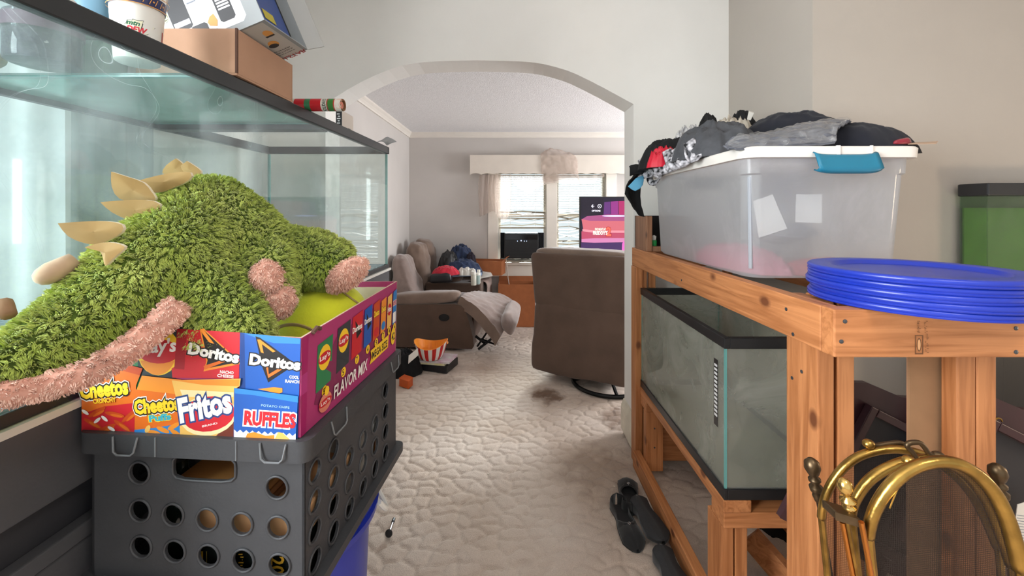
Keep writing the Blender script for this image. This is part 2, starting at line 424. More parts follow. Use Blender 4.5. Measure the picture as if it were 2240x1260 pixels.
def wall_holes(name, axis, pos, thick, u0, u1, z0, z1, holes, m):
    """slab with rectangular holes; axis 'y': plane y=pos spanning x; axis 'x': plane x=pos spanning y"""
    b = MB(); us = sorted({u0, u1} | {h[0] for h in holes} | {h[1] for h in holes}); zs = sorted({z0, z1} | {h[2] for h in holes} | {h[3] for h in holes})
    for i in range(len(us)-1):
        for j in range(len(zs)-1):
            uc = (us[i]+us[i+1])/2; zc = (zs[j]+zs[j+1])/2
            if any(h[0] < uc < h[1] and h[2] < zc < h[3] for h in holes): continue
            if axis == 'y': b.box(us[i], us[i+1], pos, pos+thick, zs[j], zs[j+1], m)
            else: b.box(pos, pos+thick, us[i], us[i+1], zs[j], zs[j+1], m)
    return struct(b.build(name))
YF, YA, ZC = 5.245, 2.40, 2.39
XL = -1.311
W1 = (-.175, .437, .741, 1.93); W2 = (.571, 1.195, .741, 1.93)
wall_holes('wall_far', 'y', YF, .15, XL-.12, 3.2, 0, ZC+.1, [W1, W2], WALLL)
struct(MB().box(XL-.12, XL, 2.60, YF, 0, ZC+.1, WALLL).build('wall_left'))
wall_holes('wall_right', 'x', 3.2, .12, 2.60, YF+.1, 0, ZC+.1, [(3.1, 4.7, .8, 2.0)], WALLL)
struct(MB().box(XL-.12, 3.32, 2.60, YF+.15, ZC, ZC+.1, CEIL).build('ceiling'))
# arch wall
def arch_wall():
    prof = [(712, 228), (722, 221), (732, 214), (760, 196), (789, 180), (820, 165), (850, 153), (880, 143.5), (915, 137), (950, 134.5), (985, 133), (1043, 132), (1100, 133), (1140, 134.5), (1170, 137), (1193, 141), (1215, 146.5), (1240, 154), (1260, 162), (1290, 176.5), (1322, 193), (1355, 211), (1386, 228)]
    a = [(at(x, y, YA).x, at(x, y, YA).z) for x, y in prof]
    T = .195; zt = 2.76; b = MB(); xl, xr = a[0][0], a[-1][0]
    b.box(-1.46, xl, YA, YA+T, 0, zt, WALL); b.box(xr, 1.264, YA, YA+T, 0, zt, WALL)
    for (x0, z0), (x1, z1) in zip(a, a[1:]):
        b.add([(x0, YA, z0), (x1, YA, z1), (x1, YA, zt), (x0, YA, zt), (x0, YA+T, z0), (x1, YA+T, z1), (x1, YA+T, zt), (x0, YA+T, zt)],
              [(0, 1, 2, 3), (7, 6, 5, 4), (0, 4, 5, 1), (3, 2, 6, 7)], WALL)
    return b.build('wall_arch')
struct(arch_wall())
struct(MB().box(1.264, 3.12, 1.731, YA+.195, 0, 2.76, WALLG).build('wall_right_corner'))
wall_holes('wall_near_left', 'x', -1.58, .12, -2.5, 2.6, 0, 2.76, [(.55, 1.32, .95, 2.25), (-1.25, .45, .9, 2.3)], WALL)
struct(MB().box(3.0, 3.12, -2.5, 1.731, 0, 2.76, WALLG).build('wall_near_right'))
struct(MB().box(-1.58, 3.12, -2.5, 2.6, 2.76, 2.86, WALL).build('ceiling_near'))
# crown moulding
def crown(name, p0, p1, n):
    p0, p1, n = Vector(p0), Vector(p1), Vector(n); b = MB()
    prof = [(0, 0), (.045, 0), (.04, -.012), (.025, -.03), (.014, -.05), (.014, -.066), (0, -.066)]
    net = [[p+n*u+Vector((0, 0, w)) for u, w in prof] for p in (p0, p1)]
    b.grid(net, TRIM); return struct(b.build(name))
crown('trim_1', (XL, 2.60, ZC), (XL, YF, ZC), (1, 0, 0)); crown('trim_2', (XL, YF, ZC), (3.2, YF, ZC), (0, -1, 0))
BASEM = mat('chipped_cream_paint', 'd8cfbd', .6, var=.1, vscale=14, bump=.25, bscale=25)
bb = MB(); bb.box(.690, .722, YA-.018, YA+.21, .02, .17, BASEM); bb.hexa([(.690, YA-.018, .17), (.722, YA-.018, .17), (.722, YA+.21, .17), (.690, YA+.21, .17), (.703, YA-.006, .215), (.714, YA-.006, .215), (.714, YA+.2, .215), (.703, YA+.2, .215)], BASEM)
bb.box(.722, 1.26, YA-.014, YA, .0, .17, BASEM)
struct(bb.build('baseboard_arch', bevel=.004))
struct(MB().box(1.264, 3.0, 1.731-.014, 1.731, 0, .15, TRIM).build('baseboard_right', bevel=.003))
struct(MB().box(XL, -.2, YF-.014, YF, 0, .15, TRIM).build('baseboard_far', bevel=.003))

# ---------------------------------------------------------------- far windows
PANE = glass('window_pane', 'f4f8f8')
FRM = mat('window_paint', 'efe7dc', .5, var=.02)
def window(n, w, y0, wall_t=.15):
    x0, x1, z0, z1 = w
    root = MB().box(x0+.001, x0+.03, y0+.06, y0+.12, z0, z1, FRM).box(x1-.03, x1-.001, y0+.06, y0+.12, z0, z1, FRM).box(x0+.03, x1-.03, y0+.06, y0+.12, z0, z0+.04, FRM).box(x0+.03, x1-.03, y0+.06, y0+.12, z1-.04, z1, FRM).box(x0+.03, x1-.03, y0+.065, y0+.115, (z0+z1)/2-.02, (z0+z1)/2+.02, FRM).build('window_%d' % n)
    struct(root)
    MB().box(x0+.03, x1-.03, y0+.088, y0+.092, z0+.04, (z0+z1)/2-.02, PANE).build('pane', None, root)
    MB().box(x0+.03, x1-.03, y0+.088, y0+.092, (z0+z1)/2+.02, z1-.04, PANE).build('pane', None, root)
window(1, W1, YF); window(2, W2, YF)
cs = MB()
for x0, x1 in ((-.305, -.175), (.437, .571), (1.195, 1.325)): cs.box(x0, x1, YF-.02, YF, .60, 2.0, FRM)
cs.box(-.305, 1.325, YF-.02, YF, 1.93, 2.05, FRM)
struct(cs.build('trim_3', bevel=.004))
sl = MB().box(-.33, 1.35, YF-.055, YF, .705, .741, FRM).box(-.31, 1.33, YF-.03, YF, .56, .705, FRM); struct(sl.build('trim_4', bevel=.005))
# blinds: bent and broken lower slats
SLAT = mat('blind_slat', 'b5ad9d', .5, var=.05)
def blind(label, w, seed, zlow, broken, base_tilt):
    x0, x1, z0, z1 = w; rng = random.Random(seed)
    t = thing('window_blind', label, 'blind', ((x0+x1)/2, YF+.035, z1), 0)
    b = MB(); z = z1-.04
    while z > zlow:
        br = z < broken; x = x0+.012; xe = x1-.012
        seg = [x, x+(xe-x)*.25, x+(xe-x)*.5, x+(xe-x)*.77, xe]; tilt = R(base_tilt)
        dz = [0]*5; 
        if br:
            dz = [rng.uniform(-.028, .02) for _ in range(5)]; tilt = R(rng.choice([8, 22, -30, -50, 35]))
            if rng.random() < .28: z -= .022; continue
        top = []; bot = []
        for xx, d in zip(seg, dz):
            top.append((xx, YF+.022+.0*d, z+d-.0105*math.sin(tilt)*1.1)); bot.append((xx, YF+.022+.024*math.cos(tilt)+.004, z+d+.0105*math.sin(tilt)*1.1))
        b.grid([top, bot], SLAT); z -= .0215
    b.build('slats', SLAT, t, kind='stuff', solid=.0012)
    MB().box(x0+.008, x1-.008, YF+.012, YF+.05, z1-.035, z1-.002, SLAT).build('head_rail', None, t, bevel=.003)
    MB().box(x0+.012, x1-.012, YF+.014, YF+.044, zlow-.035, zlow-.012, SLAT).build('bottom_rail', None, t, bevel=.003)
    for fx in (.25, .77):
        xx = x0+(x1-x0)*fx; MB().tube([(xx, YF+.016, z1-.03), (xx, YF+.016, zlow-.02)], .0016, 5, FRM).build('cord', None, t)
    return t
blind('white window blind above the black air conditioner, hanging half down', W1, 4, 1.20, 1.40, 30)
blind('white window blind with broken slats behind the television', W2, 9, .80, 1.42, 36)
# valance with scalloped lower edge
VAL = mat('valance_fabric', 'ddd3c7', .8, var=.03, vscale=6, bump=.05)
VY = YF-.13
def valance():
    t = thing('window_valance', 'cream box valance with scalloped lower edge over the far windows', 'valance', (.7, VY, 1.9))
    x0 = at(1028, 360, VY).x; x1 = 1.75; zt = at(1028, 341, VY).z; zb = at(1028, 381, VY).z
    n = 96; net = []
    for i in range(n+1):
        x = x0+(x1-x0)*i/n; s = abs(math.sin((x-x0)*math.pi/.145))
        d = .012*s-.008*(1 if s < .12 else 0)
        net.append([Vector((x, VY, zt)), Vector((x, VY, zb+.03)), Vector((x, VY, zb+d))])
    b = MB(); b.grid(net, VAL); b.build('front_board', VAL, t, solid=.012)
    MB().box(x0, x0+.012, VY+.007, YF-.022, zb+.01, zt, VAL).build('end_board', None, t)
    MB().box(x1-.012, x1, VY+.007, YF-.022, zb+.01, zt, VAL).build('end_board', None, t)
    MB().box(x0, x1, VY-.006, YF-.022, zt, zt+.012, VAL).build('top_board', None, t)
    MB().tube([(x0+.02, VY+.05, zt-.09), (x1-.02, VY+.05, zt-.09)], .008, 8, FRM).build('curtain_rod', None, t)
valance()
def sheer_mat():
    m = bpy.data.materials.new('sheer'); m.use_nodes = True; g = N(m)
    for n in list(g.n):
        if n.type != 'OUTPUT_MATERIAL': g.n.remove(n)
    out = g.n[0]; tr = g.new('ShaderNodeBsdfTransparent'); df = g.new('ShaderNodeBsdfDiffuse'); tl = g.new('ShaderNodeBsdfTranslucent')
    df.inputs[0].default_value = lin('d3c2b8'); tl.inputs[0].default_value = lin('dccac0')
    a = g.new('ShaderNodeMixShader'); a.inputs[0].default_value = .4; g.link(df.outputs[0], a.inputs[1]); g.link(tl.outputs[0], a.inputs[2])
    lw = g.new('ShaderNodeLayerWeight'); lw.inputs[0].default_value = .35
    mr = g.new('ShaderNodeMapRange'); mr.inputs[3].default_value = .42; mr.inputs[4].default_value = .95; g.link(lw.outputs['Facing'], mr.inputs[0])
    b = g.new('ShaderNodeMixShader'); g.link(mr.outputs[0], b.inputs[0]); g.link(tr.outputs[0], b.inputs[1]); g.link(a.outputs[0], b.inputs[2]); g.link(b.outputs[0], out.inputs[0])
    return m
SHEER = sheer_mat()
def folds(cols, nu, amp, freq, seed=0, nv=30):
    """hanging cloth: cols = list of vertical point lists; ripples along the width"""
    s = sheet(cols, nu, nv, .004, 9, seed)
    for i, row in enumerate(s):
        for p in row: p.y += amp*math.sin(i*freq+.6*noise.noise(p*5))
    return s
Yc = YF-.09
def P(x, y, d=0): return at(x, y, Yc+d)
b = MB(); b.grid(folds([[P(1048, 382), P(1046, 420), P(1049, 474)], [P(1064, 382), P(1062, 420), P(1060, 470)], [P(1078, 382), P(1075, 420), P(1080, 462)], [P(1092, 382), P(1092, 424), P(1090, 476)], [P(1106, 382), P(1108, 424), P(1106, 482)], [P(1119, 382), P(1118, 424), P(1116, 462)]], 60, .012, .75, 1), SHEER)
tag(b.build('sheer_curtain', None, None, smooth=True, ang=180), 'sheer beige curtain bunched at the left end of the valance', 'curtain')
def Pv(x, y, d=0): return at(x, y, VY-.012+d)
b = MB(); b.grid(sheet([[Pv(1180, 345, .05), Pv(1182, 334), Pv(1183, 352, -.012), Pv(1184, 378, -.012), Pv(1188, 400)], [Pv(1202, 327, .05), Pv(1203, 326, -.01), Pv(1205, 348, -.03), Pv(1212, 378, -.02), Pv(1215, 396)], [Pv(1214, 326, .05), Pv(1219, 328, -.01), Pv(1236, 348, -.04), Pv(1244, 376, -.03), Pv(1256, 388)], [Pv(1228, 330, .05), Pv(1240, 334, -.01), Pv(1254, 352, -.03), Pv(1262, 380, -.02), Pv(1271, 404)], [Pv(1243, 336, .05), Pv(1256, 338), Pv(1264, 352), Pv(1265, 372), Pv(1271, 402)]], 40, 40, .014, 12, 3), SHEER)
tag(b.build('draped_sheer', None, None, smooth=True, ang=180), 'grey sheer scarf thrown over the top of the cream valance', 'curtain')
b = MB(); b.grid(folds([[P(1120, 384, -.02), P(1122, 396, -.02), P(1124, 402, -.02)], [P(1140, 384, -.02), P(1150, 400, -.02), P(1158, 425, -.02)], [P(1165, 384, -.02), P(1168, 398, -.02), P(1172, 412, -.02)], [P(1200, 384, -.02), P(1205, 392, -.02), P(1210, 400, -.02)], [P(1250, 384, -.02), P(1252, 394, -.02), P(1256, 402, -.02)], [P(1290, 384, -.02), P(1290, 392, -.02), P(1292, 400, -.02)], [P(1322, 380, -.02), P(1322, 383, -.02), P(1322, 386, -.02)]], 80, .008, .8, 5), SHEER)
tag(b.build('sheer_swag', None, None, smooth=True, ang=180), 'thin sheer swag sagging below the valance across both blinds', 'curtain')

# ---------------------------------------------------------------- air conditioner
BLK = mat('black_plastic', '1d1e21', .45, var=.1, vscale=20)
DBLK = mat('dark_void', '0b0b0c', .7)
def air_con():
    Y = 5.06; t = thing('air_conditioner', 'black window air conditioner with lit blue-white display', 'air conditioner', (.11, Y, .75))
    x0, x1 = at(1103, 0, Y).x, at(1178, 0, Y).x; z0, z1 = at(0, 566, Y).z, at(0, 510, Y).z
    MB().box(x0, x1, Y, YF+.05, z0, z1, BLK).build('body', None, t, bevel=.012)
    g = MB(); k = 13
    for i in range(k):
        z = z0+.02+(z1-z0-.11)*i/k; g.box(x0+.015, x1-.015, Y-.006, Y+.001, z, z+.0085, BLK)
    g.build('grille', None, t, kind='stuff')
    MB().box(x0+.01, x1-.01, Y-.004, Y+.002, z1-.08, z1-.02, mat('gloss_black', '0c0d10', .15)).build('control_panel', None, t)
    LED = mat('led_light', 'ffffff', emit='9fc4ff', estr=6)
    for i, px in enumerate((1132, 1140, 1147, 1152)):
        c = at(px, 527.5 if i != 1 else 526.5, Y-.006); MB().ball(c, .006 if i == 1 else .0035, LED, 8).build('indicator_light', None, t)
    for xa, xb in ((W1[0]+.031, x0), (x1, W1[1]-.031)):
        g = MB(); n = 7; net = []
        for i in range(n+1):
            x = xa+(xb-xa)*i/n; net.append([Vector((x, 5.16+(.02 if i % 2 else 0), z0-.02)), Vector((x, 5.16+(.02 if i % 2 else 0), z1))])
        g.grid(net, mat('accordion_grey', '33353a', .6)); g.build('accordion_panel', None, t, solid=.003)
    MB().tube([(x0+.02, Y+.03, z0-.004), (x0+.035, Y-.015, z0-.10), (x0+.045, YF-.07, .55), (x0+.075, YF-.05, .36), (x0+.08, YF-.05, .25)], .006, 6, mat('cord_white', 'e3ddd2', .5)).build('power_cord', None, t, smooth=True)
air_con()
b = MB(); b.grid(sheet([[at(1096, 572, 5.2), at(1094, 565, 5.17), at(1100, 567, 5.13)], [at(1125, 574, 5.2), at(1125, 566, 5.17), at(1128, 570, 5.13)], [at(1150, 573, 5.2), at(1152, 565, 5.17), at(1150, 570, 5.13)], [at(1184, 574, 5.2), at(1186, 567, 5.17), at(1182, 571, 5.13)]], 20, 12, .01, 30, 8), mat('plastic_bag_grey', 'c9c8bd', .25))
tag(b.build('plastic_sheeting', None, None, smooth=True), 'crumpled clear plastic packed on the sill under the air conditioner', 'plastic')
# paint damage left of the sill
# ---------------------------------------------------------------- television
def television():
    Y = 4.55; x0 = at(1268, 0, Y).x; z1 = at(0, 430, Y).z; w, h = 1.12, .64; z0 = z1-h
    t = thing('television', 'large black flat television showing a red and purple title screen', 'television', (x0+w/2, Y, z0-.05))
    MB().box(x0, x0+w, Y, Y+.045, z0, z1, BLK).build('casing', None, t, bevel=.004)
    def E(n, c, s=1.0): return mat('screen_'+n, '000000', .3, emit=c, estr=s)
    mp = plane_px((0, Y-.001, 0), (0, 1, 0)); p = Print(mp)
    def px(u): return 1120+(x0+u)/Y*900
    L, Rr = 1270.5, px(w-.012); T_, B_ = 432.5, 460-(z0+.012-CAMZ)/Y*900
    p.rect(L, T_, Rr, B_, E('base', '16102a'))
    p.poly([(L, 434), (1320, 434), (1320, 470), (L, 472)], E('d1', '140f22'))
    p.poly([(1322, 442), (1335, 441), (1336, 474), (1320, 474)], E('d2', '5a2a6e')); p.poly([(1336, 441), (1352, 440), (1353, 474), (1337, 474)], E('d3', '8a2f7c'))
    p.poly([(1353, 440), (Rr, 436), (Rr, 474), (1354, 474)], E('d4', 'a3245f'))
    p.poly([(1272, 480), (1284, 473), (1330, 469), (Rr, 469), (Rr, 486), (1290, 484)], E('b0', '9a4a78'))
    p.ell(1345, 472.3, 28, 1.7, E('b1', 'b9b4ff', 1.6))
    p.poly([(1272, 479), (1290, 483), (Rr, 484), (Rr, 506), (1300, 505), (1276, 502)], E('b2', 'c4636e'))
    p.poly([(1274, 501), (1300, 504), (Rr, 505), (Rr, 510), (1300, 509), (1274, 506)], E('b3', 'd98a96'))
    p.poly([(1272, 506), (1300, 509), (Rr, 510), (Rr, 524), (1300, 525), (1272, 523)], E('b4', 'b04560'))
    p.poly([(1272, 523), (1300, 521), (Rr, 520), (Rr, 528), (1300, 531), (1272, 530)], E('b5', 'c67ba6'))
    p.poly([(1271, 531), (1300, 531), (Rr, 529), (Rr, 552), (L, 552)], E('b6', '3e2757'))
    p.poly([(L, 549), (1330, 548), (1326, B_), (L, B_)], E('b7', '39479c')); p.poly([(1330, 549), (Rr, 548), (Rr, B_), (1326, B_)], E('b8', '1d1f5e'))
    p.poly([(1361, 533), (1364, 527), (1372, 528), (1375, 552), (1360, 551)], E('b9', 'd964b8'))
    WH = E('white', 'f3f0ff', 1.2)
    p.poly([(1293, 451), (1297, 447), (1297.8, 448), (1295.4, 450.4), (1300, 450.4), (1300, 451.6), (1295.4, 451.6), (1297.8, 454), (1297, 455)], WH)
    p.ell(1311.5, 451, 4.3, 4.3, WH); p.ell(1311.5, 451, 3.3, 3.3, E('d1', '')); p.ell(1311.5, 451, 1.2, 1.2, WH)
    p.text('OPTIONS', 1294.5, 463, 19, 3.8, WH, bold=.03)
    TX = E('title', 'ffe9d6', 1.3)
    p.text('2', 1326, 516.5, 11, 20, E('red', 'ff5a4a', 1.3), bold=.05, outline=E('dark_red', '7c1420'), obold=.09)
    p.text('FIVE NIGHTS AT', 1301.5, 504, 24, 5.4, TX, bold=.03, outline=E('maroon', '6d1c2c'), obold=.07)
    p.text("FREDDY'S", 1297, 514, 31.5, 9, TX, bold=.04, outline=E('maroon', ''), obold=.08)
    p.ell(1299, 554, 6, 4.4, WH); p.ell(1299, 554, 3, 2.4, E('b7', ''))
    p.build('screen', t)
    MB().box(x0+.4, x0+.72, Y-.08, Y+.12, z0-.05, z0-.035, BLK).box(x0+.52, x0+.6, Y+.01, Y+.04, z0-.035, z0+.001, BLK).build('stand', None, t, bevel=.004)
    return x0, w, Y, z0
tx0, tw, tY, tz0 = television()
def tv_bench():
    t = thing('television_bench', 'dark wood television bench hidden behind the brown recliner', 'bench', (tx0+tw/2, tY, 0)); DW = mat('dark_brown_wood', '3a2a22', .5, var=.15, vscale=9); zt = tz0-.05
    MB().box(tx0-.05, tx0+tw+.1, tY-.18, tY+.2, zt-.03, zt, DW).build('top', None, t, bevel=.004)
    MB().box(tx0-.03, tx0+tw+.08, tY-.16, tY+.18, .18, .205, DW).build('shelf', None, t)
    for x in (tx0-.03, tx0+tw+.05):
        for y in (tY-.16, tY+.15): MB().box(x, x+.03, y, y+.03, 0, zt-.03, DW).build('leg', None, t)
tv_bench()
# ================================================================= LIVING ROOM FURNITURE
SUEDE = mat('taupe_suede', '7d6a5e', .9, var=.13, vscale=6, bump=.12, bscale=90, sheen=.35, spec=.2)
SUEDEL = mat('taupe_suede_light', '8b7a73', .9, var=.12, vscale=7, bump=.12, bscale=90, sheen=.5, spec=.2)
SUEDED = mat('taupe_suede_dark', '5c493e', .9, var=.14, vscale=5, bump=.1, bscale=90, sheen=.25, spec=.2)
def sofa():
    rz = R(-5); t = thing('reclining_loveseat', 'taupe suede reclining loveseat along the left wall, near footrest raised', 'sofa', (-.375, 4.06, 0), rz)
    def B(x0, x1, y0, y1, z0, z1): return [(x0, y0, z0), (x1, y0, z0), (x1, y1, z0), (x0, y1, z0), (x0, y0, z1), (x1, y0, z1), (x1, y1, z1), (x0, y1, z1)]
    # near arm side panel: curved front corner
    pr = [(-.86, .03), (-.02, .03), (.0, .06), (-.015, .16), (-.05, .30), (-.09, .42), (-.13, .455), (-.20, .47), (-.86, .45)]
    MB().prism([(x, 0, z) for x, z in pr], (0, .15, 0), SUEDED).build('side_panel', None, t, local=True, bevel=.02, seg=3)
    MB().cushion([(-.88, -.015, .44), (-.17, -.015, .475), (-.17, .17, .475), (-.88, .17, .44), (-.88, -.015, .555), (-.14, -.015, .60), (-.14, .17, .60), (-.88, .17, .555)], 4, 14, SUEDE, .006, 8, 1).build('arm_pad', None, t, True, local=True, ang=180)
    h = MB(); h.lathe([(.001, 0), (.036, 0), (.036, .004), (.028, .004), (.026, .001), (.001, .001)], 20, Matrix.Translation((-.30, -.0035, .335)) @ Matrix.Rotation(R(90), 4, 'X') @ Matrix.Diagonal((1.5, 1, 1, 1)), DBLK)
    h.build('recline_handle', None, t, local=True)
    MB().box(-.86, -.03, .15, 1.04, .05, .30, SUEDED).build('base', None, t, local=True, bevel=.01)
    # near seat
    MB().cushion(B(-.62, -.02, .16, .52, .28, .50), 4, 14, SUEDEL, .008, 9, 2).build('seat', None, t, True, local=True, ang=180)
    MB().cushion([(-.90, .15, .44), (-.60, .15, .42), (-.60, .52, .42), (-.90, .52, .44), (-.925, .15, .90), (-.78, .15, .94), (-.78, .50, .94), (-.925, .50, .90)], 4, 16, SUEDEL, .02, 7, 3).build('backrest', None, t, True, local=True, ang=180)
    # console back and far seat back: two puffed lobes
    for i, (y0, y1, zt) in enumerate(((.50, .78, 1.06), (.77, 1.04, 1.08))):
        MB().cushion([(-.90, y0, .48), (-.62, y0, .46), (-.62, y1, .46), (-.90, y1, .48), (-.90, y0, zt-.02), (-.66, y0, zt-.04), (-.66, y1, zt-.04), (-.90, y1, zt-.02)], 3.2, 16, SUEDE, .018, 8, 11+i).build('backrest', None, t, True, local=True, ang=180)
    MB().box(-.66, -.02, .53, .74, .30, .585, SUEDED).build('console', None, t, local=True, bevel=.02, seg=3)
    MB().cushion(B(-.64, -.25, .525, .745, .585, .665), 4, 12, SUEDED, .004, 9, 5).build('console_lid', None, t, True, local=True, ang=180)
    cup = MB(); cup.lathe([(.045, 0), (.05, .006), (.04, .008), (.036, .001), (.001, .001)], 20, Matrix.Translation((-.12, .635, .5855)), mat('brushed_steel', 'a9a7a4', .3, 1)); cup.build('cup_holder', None, t, True, local=True)
    MB().cushion(B(-.62, -.02, .75, 1.0, .30, .54), 4, 12, SUEDE, .006, 9, 6).build('seat', None, t, True, local=True, ang=180)
    MB().cushion(B(-.86, -.04, 1.0, 1.085, .05, .62), 5, 12, SUEDE, .005, 9, 7).build('arm', None, t, True, local=True, ang=180)
    # raised footrest (built from its place in the room)
    W_ = ROOTM[t.name].inverted()
    net = [[at(1008, 648, 4.08), at(1040, 668, 4.02), at(1080, 712, 3.93), at(1094, 736, 3.9)], [at(1020, 640, 4.2), at(1055, 655, 4.15), at(1095, 690, 4.06), at(1108, 712, 4.02)], [at(1040, 636, 4.36), at(1075, 645, 4.34), at(1112, 668, 4.27), at(1124, 684, 4.22)], [at(1058, 638, 4.52), at(1095, 642, 4.5), at(1120, 655, 4.46), at(1134, 664, 4.43)]]
    g = sheet(net, 30, 30, .010, 11, 4, (1, 2.5, 1)); b = MB()
    dn = Vector((-.05, .02, -.10)); b.grid(g, SUEDEL); b.grid([[p+dn for p in r] for r in g], SUEDE)
    edge = g[0]+[r[-1] for r in g[1:]]+g[-1][::-1][1:]+[r[0] for r in g[::-1][1:]]
    b.grid([edge, [p+dn for p in edge]], SUEDE); b.build('footrest', None, t, True, ang=60)
    n0, n1 = (at(1098, 726, 3.9), at(1118, 748, 3.88)), (at(1132, 660, 4.44), at(1141, 676, 4.40))
    dv = Vector((.012, -.02, .028))
    A_ = [at(x, y, 3.9) for x, y in ((1086, 714), (1117, 751), (1132, 714), (1106, 688))]; B2_ = [at(x, y, 4.36) for x, y in ((1106, 662), (1134, 692), (1145, 664), (1122, 648))]
    MB().cushion(A_+B2_, 3.4, 14, SUEDEL, .006, 14, 8).build('footrest_roll', None, t, True, ang=180)
    MT = mat('black_metal', '131313', .4, .6)
    for pts in ([(1044, 758), (1066, 726), (1062, 706), (1054, 700)], [(1052, 742), (1080, 752), (1096, 722)], [(1046, 764), (1074, 742), (1090, 720)], [(1040, 735), (1062, 752)]):
        MB().tube([at(x, y, 4.05) for x, y in pts], (.014, .006), 6, MT).build('footrest_link', None, t)
    b = MB(); b.grid(folds([[Vector((-.42, .76, .545)), Vector((-.2, .76, .55)), Vector((.0, .76, .545)), Vector((.02, .76, .40)), Vector((.02, .76, .25))], [Vector((-.42, 1.0, .545)), Vector((-.2, 1.0, .55)), Vector((.0, 1.0, .545)), Vector((.03, 1.0, .40)), Vector((.02, 1.0, .25))], [Vector((-.42, 1.09, .62)), Vector((-.2, 1.09, .625)), Vector((.0, 1.09, .61)), Vector((.03, 1.09, .40)), Vector((.02, 1.09, .28))]], 30, .004, .9, 3), mat('pink_beige_throw', 'b7a39b', .9, var=.08, vscale=9))
    for v in b.v: v.z += .012
    o = b.build('throw_cover', None, t, True, local=True, solid=.004, ang=180)
sofa()
def heap_px(name, label, cat, pxc, pxw, ytop, zbase, Y, ry, m, rot=0, seed=0, group=None, **k):
    c = Vector(((pxc-CX)/F*Y, Y, zbase)); rx = pxw/2/F*Y; h = at(0, ytop, Y).z-zbase
    o = heap(c, rx, ry, h, rot, seed, m, **k).build(name, None, None, True, ang=180)
    return tag(o, label, cat, group)
NAVY = mat('navy_cloth', '22304e', .9, var=.25, vscale=20, sheen=.2); NAVYD = mat('navy_dark_cloth', '10131f', .92, var=.2, vscale=18, sheen=.04)
BLKC = mat('black_cloth', '0c0c0e', .95, var=.2, vscale=30); REDC = mat('red_cloth', 'b3112b', .85, var=.2, vscale=18, sheen=.2)
CARD = mat('cardboard', 'b07f5c', .85, var=.06, vscale=25); CARDO = mat('cardboard_orange', 'a8643a', .8, var=.08, vscale=14); CARDIN = mat('cardboard_inside', 'c08a5e', .85)
# open box of clothes on the far seat
def open_box(name, label, c, sx, sy, h, rz, m, flaps=(), th=.006, group=None):
    t = thing(name, label, 'box', c, rz, group)
    x, y = sx/2, sy/2
    MB().box(-x, x, -y, y, 0, th, m).build('bottom', None, t, local=True)
    for a in ((-x, x, -y, -y+th), (-x, x, y-th, y), (-x, -x+th, -y+th, y-th), (x-th, x, -y+th, y-th)):
        MB().box(a[0], a[1], a[2], a[3], th, h, m).build('side', None, t, local=True)
    for (side, ang, ln) in flaps:
        s = math.sin(R(ang)); cz = math.cos(R(ang))
        d = {'n': (0, -1), 's': (0, 1), 'w': (-1, 0), 'e': (1, 0)}[side]
        if d[0] == 0: p = [(-x, d[1]*y, h), (x, d[1]*y, h), (x, d[1]*(y+ln*s), h+ln*cz), (-x, d[1]*(y+ln*s), h+ln*cz)]
        else: p = [(d[0]*x, -y, h), (d[0]*x, y, h), (d[0]*(x+ln*s), y, h+ln*cz), (d[0]*(x+ln*s), -y, h+ln*cz)]
        MB().prism(p, (d[0]*.001, d[1]*.001, -.004), m).build('flap', None, t, local=True)
    return t
open_box('cardboard_box', 'open orange cardboard box behind the clothes on the loveseat', (-.30, 5.06, .62), .40, .22, .17, R(-12), CARDO, [('e', 50, .08)])
SOFAZ = .625
b = MB(); q = [(930, 640), (970, 612), (1058, 612), (1074, 624), (1040, 640)]
def tray():
    t = thing('flat_tray', 'white shallow tray holding red cloth and jars on the loveseat console', 'tray', (-.62, 4.72, .665))
    M = Matrix.Translation((-.60, 4.66, .672)) @ Matrix.Rotation(R(20), 4, 'Z'); WT = mat('white_card', 'd9d9da', .5)
    MB().obox(M, .46, .26, .006, WT).build('base', None, t)
    for dx, dy, sx, sy in ((0, .13, .46, .006), (0, -.13, .46, .006), (.23, 0, .006, .26), (-.23, 0, .006, .26)):
        MB().obox(M @ Matrix.Translation((dx, dy, .012)), sx, sy, .03, mat('tray_blue_edge', '93a8c8', .5)).build('edge', None, t)
tray()
heap_px('black_bag', 'shiny black bag slumped on the loveseat beside the navy clothes', 'bag', 982, 52, 545, .66, 4.86, .12, mat('black_vinyl', '121316', .3, bump=.1), 0, 21, fold=.18)
heap_px('navy_jacket', 'navy blue jacket heaped on top of the pile on the loveseat', 'clothes', 1008, 60, 532, .70, 5.0, .13, NAVY, 0, 22, fold=.38, sharp=1.0)
heap_px('navy_trousers', 'navy trousers spread over the front of the loveseat pile', 'clothes', 1012, 84, 564, .66, 4.80, .10, NAVY, .1, 23, fold=.34, sharp=1.0)
heap_px('dark_cap', 'dark purple cap tucked in the clothes on the loveseat', 'clothes', 1030, 26, 550, .74, 4.9, .06, mat('plum_cloth', '231c28', .9), 0, 24)
heap_px('red_shirt', 'bright red shirt crumpled on the black cushion of the loveseat', 'clothes', 976, 60, 580, .705, 4.48, .11, REDC, 0, 25, fold=.34, sharp=.9)
o = MB().cushion([at(938, 622, 4.36), at(990, 619, 4.36), at(992, 616, 4.5), at(942, 618, 4.5), at(938, 600, 4.36), at(986, 595, 4.36), at(988, 593, 4.5), at(944, 597, 4.5)], 4, 12, mat('black_leather', '17171a', .35)).build('black_cushion', None, None, True, ang=180); tag(o, 'flat black leather cushion on the loveseat arm under the red shirt', 'cushion')
PWH = mat('white_paper_crumple', 'd8d4cc', .7, var=.08, vscale=30)
